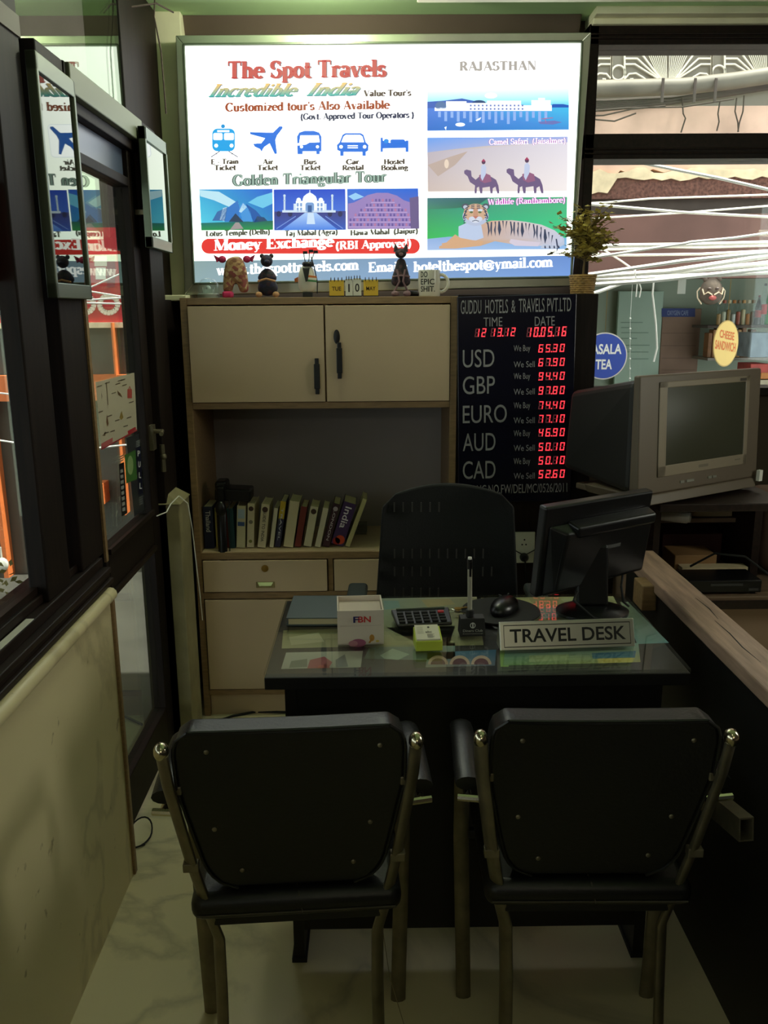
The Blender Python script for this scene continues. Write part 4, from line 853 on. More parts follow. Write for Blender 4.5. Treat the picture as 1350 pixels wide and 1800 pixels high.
# desk calendar blocks
def cal(px, wpx, label, txt, col, tcol, h=0.056):
    p = at_y(px, 515, 3.02); w = wpx*3.0/1500
    r = thing('calendar_block', label, 'calendar', (p.x, 3.03, TZ), 0, 'flip calendar blocks on the cabinet')
    bx(-w/2, w/2, -0.002, 0.012, 0.004, h).build('card', mat('calendar_card', S(*col), 0.6), r, bevel=0.001)
    bx(-w/2-0.002, w/2+0.002, -0.006, 0.02, 0, 0.004).build('base', M['black'], r)
    b = MB(); n = 4 if w > 0.04 else 3
    for i in range(n): x = (i-(n-1)/2)*w/n; b.tube([(x, -0.003, h-0.004), (x, -0.005, h+0.006), (x, 0.004, h+0.009), (x, 0.012, h+0.003)], 0.0014, 6)
    b.build('ring', M['black'], r, smooth=True)
    pr = Print(flat((-w/2, -0.002, 0), (w, 0, 0), (0, 0, 1), 0.0005))
    hh = 0.013 if len(txt) > 1 else 0.026
    pr.text(sans(txt, 0.015), .5-(.32 if len(txt) > 1 else (.10 if txt == '1' else .26)), .5+(.32 if len(txt) > 1 else (.10 if txt == '1' else .26)), 0.5*h-hh*0.5, hh, S(*tcol), flipy=1); pr.build('lettering', M['print'], r)
cal(591.5, 25, 'yellow flip calendar block reading TUE', 'TUE', (206, 168, 48), (70, 50, 30)); cal(613.5, 12.5, 'narrow white flip calendar block reading 1', '1', (205, 202, 190), (40, 36, 34), 0.06)
cal(628, 14, 'white flip calendar block reading 0', '0', (205, 202, 190), (40, 36, 34), 0.062); cal(652, 25, 'yellow flip calendar block reading MAY', 'MAY', (206, 168, 48), (70, 50, 30))
# cat
p = at_y(705, 514, 3.03)
r = thing('cat_figurine', 'tall dark patchwork cat with upright ears sitting beside the white mug', 'soft toy', (p.x, 3.05, TZ))
skin('body', [(0, 0, 0.03), (0, 0, 0.065), (0.001, 0, 0.105), (0.001, -0.002, 0.13)], [(0, 1), (1, 2), (2, 3)], [(0.042, 0.032), (0.034, 0.028), (0.020, 0.018), (0.014, 0.014)], M['pcat'], r)
b = MB(); b.ball((0, -0.006, 0.144), (0.020, 0.018, 0.017))
for s in (-1, 1): b.lathe([(0.010, 0.0), (0.006, 0.014), (0.0001, 0.028)], 8, T=rot((s*0.015, -0.004, 0.150), 0, s*R(10)))
b.build('head', M['pcat'], r, smooth=True)
b = MB(); b.tube([(-0.026, -0.026, 0.012), (-0.006, -0.034, 0.05), (-0.014, -0.026, 0.09)], 0.0035, 6); b.tube([(0.026, -0.026, 0.012), (0.006, -0.034, 0.05), (0.014, -0.026, 0.09)], 0.0035, 6); b.tube([(-0.03, -0.02, 0.066), (0, -0.03, 0.07), (0.03, -0.02, 0.066)], 0.003, 6); b.ball((0, -0.023, 0.140), (0.008, 0.004, 0.006)); b.ball((-0.02, -0.026, 0.01), (0.014, 0.014, 0.01)); b.ball((0.02, -0.026, 0.01), (0.014, 0.014, 0.01))
lab(b.build('stitched_band', mat('mauve_braid', S(120, 92, 96), 0.8), r, smooth=True), 'mauve stitched bands')
b = MB(); b.tube([(0.03, 0.01, 0.012), (0.055, 0.0, 0.010), (0.07, -0.01, 0.008)], [0.010, 0.009, 0.006], 8); b.build('tail', M['pcat'], r, smooth=True)
# mug
p = at_y(755, 514, 3.03)
r = thing('mug', 'white mug with bold black lettering at the right end of the cabinet top', 'mug', (p.x, 3.05, TZ))
b = MB(); b.lathe([(0.0001, 0), (0.036, 0), (0.038, 0.004), (0.038, 0.088), (0.0345, 0.088), (0.034, 0.006), (0.0001, 0.006)], 32); b.build('cup', mat('white_ceramic', S(214, 208, 192), 0.25), r, smooth=True)
b = MB(); b.tube([(0.036, 0, 0.072)]+[(0.036+0.03*sin(R(a)), 0, 0.044+0.03*cos(R(a))) for a in range(20, 170, 18)]+[(0.036, 0, 0.016)], 0.0055, 8); b.build('handle', bpy.data.materials['white_ceramic'], r, smooth=True)
pr = Print(lambda u, v, L: Vector((0.0386*sin(u/0.038), -0.0386*cos(u/0.038), v)))
for t, x0, x1, z in (('DO', -0.034, -0.008, 0.064), ('EPIC', -0.034, 0.016, 0.040), ('SHIT.', -0.034, 0.018, 0.016)):
    pr.text(sans(t, 0.012), x0, x1, z, 0.018, S(22, 20, 20), flipy=1)
pr.build('lettering', M['print'], r)
# potted plant on the pillar
p = at_y(1026, 507, 3.07)
r = thing('potted_plant', 'small leafy plant in a woven basket pot on the dark pillar', 'plant', (p.x, 3.09, 1.545))
b = MB(); n = 28
for k in range(9):
    z = 0.004+k*0.0072; rr = 0.036+0.008*k/9
    b.tube([((rr+0.0016*(1 if (i+k) % 2 else -1))*Vector((cos(2*pi*i/n), sin(2*pi*i/n), 0))+Vector((0, 0, z))) for i in range(n)], 0.0045, 6, closed=True)
b.lathe([(0.0001, 0.002), (0.034, 0.002), (0.040, 0.062), (0.0001, 0.062)], 24)
b.build('woven_pot', mat('woven_basket', S(160, 124, 66), 0.6, noise=0.4, scale=60), r, smooth=True)
random.seed(11); tips = []; b = MB()
b.tube([(0, 0, 0.06), (0.004, 0, 0.13), (0.010, 0.0, 0.20)], [0.004, 0.003, 0.002], 6)
for i in range(70):
    a = random.uniform(0, 2*pi); z0 = random.uniform(0.11, 0.2); L_ = random.uniform(0.05, 0.13); el = random.uniform(-0.1, 1.25)
    s0 = Vector((0.006, 0, z0)); e = s0+Vector((cos(a)*cos(el)*L_*1.1, sin(a)*cos(el)*L_*0.8, sin(el)*L_*1.15)); m_ = (s0+e)/2+Vector((0, 0, 0.01))
    b.tube([s0, m_, e], 0.0011, 5); tips += [(s0, m_, e)]
b.build('stem', mat('plant_stem', S(96, 76, 40), 0.8), r, smooth=True)
b = MB()
for s0, m_, e in tips:
    for k in range(13):
        t = 0.15+0.85*k/12; q = (s0*(1-t)**2+m_*2*t*(1-t)+e*t*t)+Vector((random.uniform(-.006, .006), random.uniform(-.006, .006), random.uniform(-.006, .006)))
        a = random.uniform(0, 2*pi); L_ = random.uniform(0.017, 0.028); d = Vector((cos(a), sin(a)*0.8, random.uniform(-.4, .8))).normalized(); sd = d.cross(Vector((0, 0, 1))).normalized()*L_*0.55; u_ = d.cross(sd).normalized()*0.002
        b.add([q, q+d*L_*.5+sd+u_, q+d*L_, q+d*L_*.5-sd+u_], [(0, 1, 2, 3)])
o = b.build('foliage', mat('olive_leaf', S(190, 172, 84), 0.6, noise=0.35, scale=30), r); o['kind'] = 'stuff'

# ================================================================== DESK
dx0, dx1, dy0, dy1, dz = -0.236, 0.660, 1.66, 2.145, 0.76
dk = thing('office_desk', 'black office desk with a glass top over maps and photos', 'desk', (0.212, 1.90, 0))
do_ = Vector((0.212, 1.90, 0)); dbx = lambda x0, x1, y0, y1, z0, z1: (x0-do_.x, x1-do_.x, y0-do_.y, y1-do_.y, z0, z1)
bx(*dbx(dx0, dx1, dy0, dy1, 0.722, 0.750)).build('desktop', M['black'], dk, bevel=0.002)
lab(bx(*dbx(dx0, dx1, dy0-0.002, dy1, 0.7525, dz)).build('glass_top', M['deskglass'], dk), 'clear glass sheet')
b = MB(); b.box(*dbx(dx0+0.035, dx0+0.06, 1.72, 2.12, 0.012, 0.722)); b.build('side_panel', M['black'], dk)
b = MB(); b.box(*dbx(dx1-0.06, dx1-0.035, 1.72, 2.12, 0.012, 0.722)); b.build('side_panel', M['black'], dk)
bx(*dbx(dx0+0.035, dx1-0.035, 1.722, 1.745, 0.085, 0.722)).build('modesty_panel', M['black'], dk)
for x in (dx0+0.030, dx1-0.065): bx(*dbx(x, x+0.035, 1.715, 2.12, 0.0, 0.012)).build('foot', M['rubber'], dk)
lab(bx(*dbx(dx1-0.034, dx1-0.028, 1.70, 2.10, 0.50, 0.53)).build('side_rail', M['tube'], dk), 'dull metal rail on the side')
# papers under the glass
def under(L): return 0.7504+0.0002*(L+1)
pr = Print(lambda px, py, L: at_z(px, py, under(L))-do_)
map1, map2 = S(150, 146, 112), S(196, 190, 158)
def paper(pts, col, L=0): pr.poly(pts, col, L)
paper([(498, 1108), (800, 1100), (790, 1132), (495, 1140)], [S(150, 148, 108), S(150, 150, 120), S(140, 140, 108), S(186, 182, 150)])
paper([(668, 1052), (838, 1049), (850, 1134), (640, 1138)], [S(170, 180, 170), S(176, 166, 140), S(170, 166, 130), S(150, 152, 104)])
paper([(845, 1051), (1078, 1048), (1100, 1092), (860, 1096)], [S(180, 176, 130), S(196, 198, 150), S(170, 180, 150), S(176, 170, 120)])
for q, c in (([(674, 1056), (700, 1056), (704, 1068), (676, 1072)], (150, 178, 182)), ([(740, 1054), (790, 1052), (800, 1062), (752, 1068)], (196, 176, 140)), ([(700, 1076), (730, 1072), (770, 1084), (716, 1092)], (184, 176, 112)), ([(508, 1120), (560, 1112), (570, 1128), (512, 1134)], (204, 200, 170)),
             ([(860, 1056), (930, 1053), (940, 1066), (880, 1070)], (206, 200, 150)), ([(985, 1052), (1060, 1050), (1072, 1070), (1010, 1078)], (206, 208, 168)), ([(940, 1070), (980, 1066), (1000, 1084), (950, 1088)], (156, 186, 188))): paper(q, S(*c), 1)
paper([(503, 1147), (638, 1144), (634, 1173), (494, 1176)], [S(196, 196, 186), S(200, 198, 190), S(172, 172, 164), S(180, 178, 170)])
for q, c in (([(545, 1160), (570, 1154), (584, 1164), (578, 1174), (540, 1175)], (172, 90, 100)), ([(512, 1162), (540, 1158), (540, 1172), (508, 1174)], (130, 136, 126)), ([(590, 1160), (606, 1150), (612, 1172), (590, 1173)], (120, 126, 130)), ([(560, 1170), (576, 1167), (580, 1174), (558, 1175)], (206, 110, 96))): paper(q, S(*c), 1)
paper([(650, 1136), (800, 1130), (800, 1158), (740, 1160), (640, 1158)], [S(110, 140, 130), S(136, 160, 160), S(120, 146, 150), S(150, 170, 160), S(100, 120, 110)])
paper([(668, 1152), (690, 1140), (720, 1150), (700, 1160), (676, 1158)], S(172, 192, 180), 1)
paper([(752, 1147), (872, 1142), (870, 1170), (748, 1173)], [S(96, 140, 168), S(60, 120, 170), S(110, 120, 140), S(150, 150, 140)])
for k in range(3): pr.poly([(752+k*38+18+18*cos(R(a)), 1168-16*sin(R(a))) for a in range(0, 181, 18)], S(206, 176, 160), 1); pr.poly([(752+k*38+18+13*cos(R(a)), 1168-11*sin(R(a))) for a in range(0, 181, 18)], S(110, 66, 80), 2)
paper([(876, 1096), (900, 1096), (894, 1172), (880, 1172)], S(140, 176, 90), 0)
paper([(888, 1140), (1122, 1130), (1126, 1164), (884, 1170)], [S(120, 170, 180), S(150, 190, 186), S(176, 170, 110), S(120, 160, 110)], 1)
paper([(1040, 1148), (1118, 1144), (1116, 1156), (1042, 1158)], S(70, 120, 160), 2); paper([(1050, 1156), (1116, 1156), (1112, 1164), (1052, 1166)], S(206, 190, 110), 2); paper([(930, 1152), (1000, 1150), (1000, 1160), (930, 1164)], S(176, 190, 150), 2)
paper([(1090, 1058), (1104, 1058), (1176, 1130), (1120, 1132)], [S(176, 190, 160), S(150, 170, 150), S(110, 160, 176), S(130, 176, 180)], 0)
pr.build('paper_print', M['print'], dk)
Zd = 0.7602
# diary / notebook
p = at_z(520, 1098, Zd)
r = thing('diary', 'slate blue hardback diary lying at the left end of the desk', 'diary', (-0.115, 2.005, Zd), R(-1))
bx(-0.095, 0.105, -0.070, 0.085, 0.003, 0.018).build('pages', PAPER, r)
b = MB(); b.box(-0.10, 0.11, -0.074, 0.09, 0.018, 0.021); b.box(-0.10, 0.11, -0.074, 0.09, 0.0, 0.003); b.box(-0.10, 0.11, 0.086, 0.09, 0.0, 0.021); b.build('cover', mat('slate_cover', S(70, 82, 86), 0.5), r, bevel=0.001)
# open white paper cube box
p = at_z(632, 1134, Zd)
r = thing('memo_box', 'open white card box with red and blue lettering beside the diary', 'box', (-0.038, 1.862, Zd), R(3))
b = MB(); h, a, t = 0.082, 0.052, 0.003
wallm = mat('white_card', S(206, 192, 178), 0.6)
b.box(-a, a, -a, -a+t, 0, h); b.box(-a, a, a-t, a, 0, h); b.box(-a, -a+t, -a+t, a-t, 0, h); b.box(a-t, a, -a+t, a-t, 0, h); b.box(-a, a, -a, a, 0, t); b.build('card_walls', wallm, r)
bx(-a+t+.001, a-t-.001, -a+t+.001, a-t-.001, t, h-0.012).build('paper_sheets', mat('memo_paper', S(206, 190, 178), 0.8), r)
pr = Print(flat((-a, -a, 0), (2*a, 0, 0), (0, 0, h), 0.0005))
pr.line([(.06, .56), (.94, .56)], .006, S(160, 140, 130), 0)
pr.text(sans('FBN', 0.02), .34, .72, .66, .17, S(190, 50, 48), 1, flipy=1); pr.text(sans('F', 0.02), .34, .47, .66, .17, S(30, 36, 90), 2, flipy=1)
pr.disc(.44, .06, .17, .12, S(150, 84, 110), 1); pr.disc(.33, .05, .1, .09, S(176, 120, 130), 2); pr.disc(.74, .20, .055, .10, S(180, 130, 60), 1); pr.poly([(.66, .06), (.7, .05), (.76, .16), (.73, .2)], S(176, 120, 50), 2); pr.disc(.86, .1, .04, .03, S(196, 170, 80), 1)
pr.build('box_print', M['print'], r)
# calculator
r = thing('calculator', 'black desk calculator with rows of keys and one red key', 'calculator', (0.112, 1.95, Zd), R(6))
b = MB(); b.hexa([(-0.066, -0.036, 0.002), (0.066, -0.036, 0.002), (0.072, 0.04, 0.008), (-0.072, 0.04, 0.008), (-0.066, -0.036, 0.010), (0.066, -0.036, 0.010), (0.072, 0.04, 0.022), (-0.072, 0.04, 0.022)]); b.build('body', M['blackgloss'], r, bevel=0.003)
sl_ = 0.012/0.076
for i in range(4):
    for j in range(6):
        x = -0.053+j*0.020; y = -0.026+i*0.0135; z = 0.0095+(y+0.036)*sl_
        k = bx(x-0.0075, x+0.0075, y-0.005, y+0.005, z, z+0.0045).build('key', M['red'] if (i == 3 and j == 5) else M['rubber'], r, bevel=0.001)
b = MB(); b.box(-0.06, 0.06, 0.030, 0.037, 0.019, 0.0235); b.build('display', mat('lcd', S(70, 76, 70), 0.2), r)
# keys
p = at_z(792, 1076, Zd)
r = thing('key_bunch', 'small bunch of keys lying on the maps behind the calculator', 'keys', (p.x, p.y, Zd))
b = MB(); b.tube([(0.012*cos(R(a)), 0.012*sin(R(a)), 0.0035) for a in range(0, 360, 24)], 0.0012, 6, closed=True); lab(b.build('ring', M['steel'], r, smooth=True), 'steel ring')
for k, (a, L_) in enumerate(((200, 0.05), (330, 0.055), (20, 0.045))):
    T = rot((0.01*cos(R(a)), 0.01*sin(R(a)), 0.001+0.0024*k), 0, 0, R(a)); b = MB()
    b.lathe([(0.0001, 0), (0.009, 0), (0.009, 0.002), (0.0001, 0.002)], 14, T=T @ Matrix.Translation((0.01, 0, 0))); b.box(0.016, L_, -0.0028, 0.0028, 0, 0.002, T=T)
    for q in range(3): b.box(L_-0.006-q*0.008, L_-0.003-q*0.008, 0.0028, 0.005, 0, 0.002, T=T)
    b.build('key', M['brass'] if k != 1 else M['chrome'], r)
# pen stand
p = at_z(830, 1119, Zd)
r = thing('pen_stand', 'small black pen stand with white logo holding an upright pen', 'pen stand', (p.x, p.y+0.012, Zd), R(2))
b = MB(); b.hexa([(-0.029, -0.012, 0), (0.031, -0.012, 0), (0.031, 0.03, 0), (-0.029, 0.03, 0), (-0.027, -0.006, 0.042), (0.029, -0.006, 0.042), (0.029, 0.02, 0.044), (-0.027, 0.02, 0.044)])
b.lathe([(0.009, 0.042), (0.009, 0.060), (0.006, 0.060)], 14, T=rot((-0.004, 0.008, 0))); b.build('stand', M['black'], r, bevel=0.0015)
pr = Print(flat((-0.029, -0.012, 0), (0.06, 0, 0), (-0.000, 0.006, 0.042), 0.0006))
pr.disc(.5, .62, .11, .16, S(190, 190, 186), 0); pr.disc(.5, .62, .075, .115, S(20, 20, 20), 1); pr.rect(.475, .5, .525, .74, S(190, 190, 186), 2)
pr.text(sans('Diners Club'), .12, .88, .27, .13, S(170, 170, 166), 1, flipy=1); pr.text(sans('International', 0.0), .12, .88, .14, .06, S(150, 150, 146), 1, flipy=1); pr.build('logo_print', M['print'], r)
r = thing('pen', 'clear silver ballpoint pen standing upright in the black pen stand', 'pen', (p.x-0.004, p.y+0.02, Zd+0.046), R(2))
b = MB(); b.tube([(0, 0, 0), (-0.002, 0, 0.125)], 0.0055, 10); b.build('barrel', mat('pen_barrel', S(150, 146, 130), 0.3), r, smooth=True)
b = MB(); b.tube([(-0.002, 0, 0.112), (-0.0022, 0, 0.135)], 0.0062, 10); b.box(-0.004, 0.001, -0.0085, -0.006, 0.095, 0.13); lab(b.build('cap', M['blackgloss'], r, smooth=True), 'black cap')
b = MB(); b.tube([(-0.0022, 0, 0.135), (-0.0022, 0, 0.14)], 0.0045, 10); lab(b.build('tip', M['white'], r), 'white end')
# card block
p = at_z(753, 1147, Zd)
r = thing('card_holder', 'lime green sponge holder with white visiting cards at the front of the desk', 'card holder', (0.115, 1.792, Zd), R(4))
b = MB(); b.hexa([(-0.030, -0.024, 0), (0.030, -0.024, 0), (0.030, 0.028, 0), (-0.030, 0.028, 0), (-0.030, -0.024, 0.024), (0.030, -0.024, 0.024), (0.030, 0.028, 0.040), (-0.030, 0.028, 0.040)]); b.build('holder', mat('lime_plastic', S(176, 190, 60), 0.5), r, bevel=0.002)
b = MB(); b.hexa([(-0.027, -0.022, 0.0245), (0.026, -0.022, 0.0245), (0.026, 0.025, 0.039), (-0.027, 0.025, 0.039), (-0.028, -0.022, 0.028), (0.025, -0.022, 0.028), (0.025, 0.025, 0.044), (-0.028, 0.025, 0.044)]); b.build('cards', mat('white_cards', S(206, 200, 178), 0.6), r)
pr = Print(flat((-0.028, -0.022, 0.0284), (0.053, 0, 0), (0, 0.047, 0.016), 0.0004))
pr.text(sans('abc', 0.01), .42, .70, .42, .14, S(60, 56, 50), 0, flipy=1); pr.disc(.58, .80, .05, .06, S(60, 56, 50), 0)
for k in range(4): pr.rect(.48, .30-.07*k, .78-.06*(k % 2), .33-.07*k, S(120, 116, 104), 0)
for k in range(5): pr.rect(.08, .80-.1*k, .34, .82-.1*k, S(150, 144, 130), 0)
pr.build('card_print', M['print'], r)
# mouse and pad
p = at_z(884, 1074, Zd)
b = MB(); b.lathe([(0.0001, 0), (0.098, 0), (0.098, 0.003), (0.0001, 0.003)], 40)
mp_ = b.build('mouse_pad', M['rubber'], None, loc=(0.312, 2.02, Zd)); tag(mp_, 'round black mouse pad on the desk left of the monitor', 'mouse pad')
r = thing('computer_mouse', 'black computer mouse on the round mouse pad', 'mouse', (0.320, 2.015, Zd+0.0032), R(62))
b = MB(); b.ball((0, 0, 0.010), (0.058, 0.032, 0.026), 20)
b.v = [Vector((v.x, v.y, max(v.z, 0.0))) for v in b.v]; b.build('shell', M['blackgloss'], r, smooth=60)
b = MB(); b.lathe([(0.007, -0.002), (0.007, 0.002)], 12, T=rot((0.03, 0, 0.030), R(90))); b.build('scroll_wheel', M['rubber'], r)
b = MB(); b.tube([(0.056, 0, 0.006), (0.08, 0.01, 0.003), (0.10, 0.05, 0.003)], 0.002, 6); b.build('cord', M['rubber'], r, smooth=True)
# nameplate
r = thing('nameplate', 'silver desk sign reading TRAVEL DESK at the front of the glass top', 'sign', (0.427, 1.775, Zd), R(3.3))
hw_, hh = 0.153, 0.058
b = MB(); b.prism([(-hw_, 0, 0), (-hw_, 0.045, 0), (-hw_, 0.028, hh), (-hw_, 0.022, hh)], (2*hw_, 0, 0)); lab(b.build('plate', M['alud'], r, bevel=0.0015), 'brushed silver plate')
pr = Print(flat((-hw_, 0, 0), (2*hw_, 0, 0), (0, 0.022, hh), 0.0006)); bk = S(24, 24, 22)
for q in ((.03, .10, .97, .13), (.03, .87, .97, .90)): pr.rect(q[0], q[1], q[2], q[3], bk, 0)
for x in (.03, .966): pr.rect(x, .10, x+.004, .90, bk, 0)
pr.text(sans('TRAVEL', 0.018), .075, .565, .28, .46, bk, 0, flipy=1); pr.text(sans('DESK', 0.018), .61, .935, .28, .46, bk, 0, flipy=1); pr.build('lettering', M['print'], r)
# monitor seen from behind
mo = thing('computer_monitor', 'black flat computer monitor seen from behind on the desk', 'monitor', (0.538, 2.005, Zd))
c = [at_y(*q) for q in ((942, 1052, 1.985), (1124, 1002, 2.125), (1150, 862, 2.105), (960, 893, 1.965))]
mo_ = Vector(mo.location); c = [q-mo_ for q in c]
nb = (c[1]-c[0]).cross(c[3]-c[0]).normalized()          # towards camera
if nb.y > 0: nb = -nb
def mq(u, v, d): return (c[0]*(1-u)*(1-v)+c[1]*u*(1-v)+c[2]*u*v+c[3]*(1-u)*v)+nb*d
b = MB(); b.hexa([mq(0, 0, -0.03), mq(1, 0, -0.03), mq(1, 1, -0.03), mq(0, 1, -0.03), mq(0, 0, 0), mq(1, 0, 0), mq(1, 1, 0), mq(0, 1, 0)]); b.build('bezel', M['blackgloss'], mo, bevel=0.006, seg=3)
b = MB(); b.hexa([mq(.04, .0, 0), mq(.97, .0, 0), mq(.97, .80, 0), mq(.04, .80, 0), mq(.10, .08, .03), mq(.94, .08, .03), mq(.95, .72, .03), mq(.16, .72, .03)]); b.hexa([mq(.22, .64, .0), mq(.97, .64, .0), mq(.97, .82, .0), mq(.20, .82, .0), mq(.24, .66, .036), mq(.965, .66, .036), mq(.965, .78, .036), mq(.23, .78, .036)])
b.build('rear_shell', M['blackgloss'], mo, bevel=0.006, seg=3)
b = MB(); b.hexa([mq(.03, .03, -.034), mq(.97, .03, -.034), mq(.97, .97, -.034), mq(.03, .97, -.034), mq(.03, .03, -.0302), mq(.97, .03, -.0302), mq(.97, .97, -.0302), mq(.03, .97, -.0302)]); b.build('screen', M['screenoff'], mo)
b = MB(); q = [mq(.50, .46, .0312), mq(.66, .46, .0312), mq(.66, .50, .0312), mq(.50, .50, .0312)]; b.prism(q, nb*0.001); b.build('badge', mat('grey_badge', S(80, 80, 80), 0.4), mo)
b = MB(); b.hexa([(-0.042, -0.010, 0.02), (0.038, -0.010, 0.02), (0.036, 0.022, 0.02), (-0.040, 0.022, 0.02), (-0.045, 0.01, 0.17), (0.035, 0.01, 0.17), (0.036, 0.038, 0.17), (-0.042, 0.038, 0.17)]); b.build('stand_neck', M['blackgloss'], mo, bevel=0.006)
b = MB(); b.lathe([(0.0001, 0), (0.090, 0), (0.090, 0.007), (0.070, 0.014), (0.03, 0.02), (0.0001, 0.02)], 40, T=Matrix.Diagonal((1, 0.8, 1, 1))); b.build('stand_base', M['blackgloss'], mo, smooth=True)
b = MB(); b.tube([mq(.3, .12, .01), mq(.31, .02, .03), Vector((-0.06, -0.05, 0.05)), Vector((-0.015, -0.070, 0.012)), Vector((0.02, -0.075, 0.004))], 0.003, 6); b.build('cable', M['rubber'], mo, smooth=True); b = MB(); b.tube([mq(.80, .03, .01), Vector((0.075, 0.02, 0.06)), Vector((0.082, 0.02, 0.02)), Vector((0.10, 0.03, 0.004))], 0.003, 6); b.build('cable', M['rubber'], mo, smooth=True)
# wooden block end behind the monitor
p = at_y(1112, 1030, 2.25)
r = bx(0.712, 0.752, 2.16, 2.24, 0.705, 0.775).build('wooden_bracket', M['edge'], bevel=0.003); tag(r, 'pale wooden bracket end fixed to the partition behind the monitor', 'bracket')

# ================================================================== OFFICE CHAIR (behind desk)
oc_ = thing('office_chair', 'black mesh backed office swivel chair behind the desk', 'office chair', (0.215, 2.52, 0), R(-2))
bk_ = []
b = MB(); n, m_ = 14, 10
def outline(v):  # half width along height
    return 0.218-0.030*v-(0.035*(1-math.sqrt(max(0, 1-((v-0.9)/0.1)**2))) if v > 0.9 else 0)
for side in (0, 1):
    vs = []; 
    for j in range(m_+1):
        v = j/m_; z = 0.56+0.44*v
        for i in range(n+1):
            u = -1+2*i/n; x = u*outline(v); zz = z-0.022*u*u*v*v
            vs.append((x, -0.06-0.03*v*0+0.045*(u*u)*-1+0.05*v*-0.3+(0.022 if side else 0), zz))
    b.add(vs, [(j*(n+1)+i, j*(n+1)+i+1, (j+1)*(n+1)+i+1, (j+1)*(n+1)+i) for j in range(m_) for i in range(n)])
N_ = (m_+1)*(n+1)
edge = [i for i in range(n+1)]+[(j*(n+1)+n) for j in range(1, m_+1)]+[m_*(n+1)+i for i in range(n-1, -1, -1)]+[j*(n+1) for j in range(m_-1, 0, -1)]
b.f += [[edge[k], edge[(k+1) % len(edge)], N_+edge[(k+1) % len(edge)], N_+edge[k]] for k in range(len(edge))]; b.m += [0]*len(edge)
b.build('backrest', M['mesh'], oc_, smooth=50, bevel=0.006)
b = MB()
for z, k0, k1 in ((0.94, -6, 0), (0.80, -6, 5), (0.745, -6, -1), (0.745, 4, 6), (0.68, -6, 0)):
    for k in range(k0, k1): b.box(k*0.026-0.002, k*0.026+0.002, -0.118, -0.114, z-0.014, z+0.014)
b.build('lattice_slots', mat('slot_edge', S(54, 52, 48), 0.5), oc_)
b = MB(); b.box(-0.23, 0.23, -0.42, -0.13, 0.44, 0.51); b.build('seat', M['mesh'], oc_, bevel=0.03, seg=3)
b = MB(); b.lathe([(0.03, 0.06), (0.03, 0.44)], 14, T=rot((0, -0.20, 0))); b.box(-0.03, 0.03, -0.28, -0.02, 0.40, 0.43); b.box(-0.03, 0.03, -0.05, -0.02, 0.40, 0.70); b.build('gas_lift', M['blackgloss'], oc_)
for k in range(5):
    a = R(72*k+18); b = MB(); b.tube([(0, -0.20, 0.09), (0.22*cos(a), -0.20+0.22*sin(a), 0.06)], [0.025, 0.016], 8); lg = b.build('base_leg', M['blackgloss'], oc_, smooth=True)
    b = MB(); b.ball((0.22*cos(a), -0.20+0.22*sin(a), 0.027), (0.02, 0.02, 0.027)); b.build('caster', M['blackgloss'], lg, smooth=True)
for s in (-1, 1):
    b = MB(); b.box(s*0.27-0.03, s*0.27+0.03, -0.26, 0.0, 0.645, 0.675); ar = b.build('armrest', mat('grey_armrest', S(46, 54, 56), 0.5), oc_, bevel=0.012, seg=3)
    b = MB(); b.tube([(s*0.22, -0.2, 0.46), (s*0.27, -0.2, 0.50), (s*0.27, -0.2, 0.645)], 0.014, 8); b.build('arm_post', M['blackgloss'], ar, smooth=True)

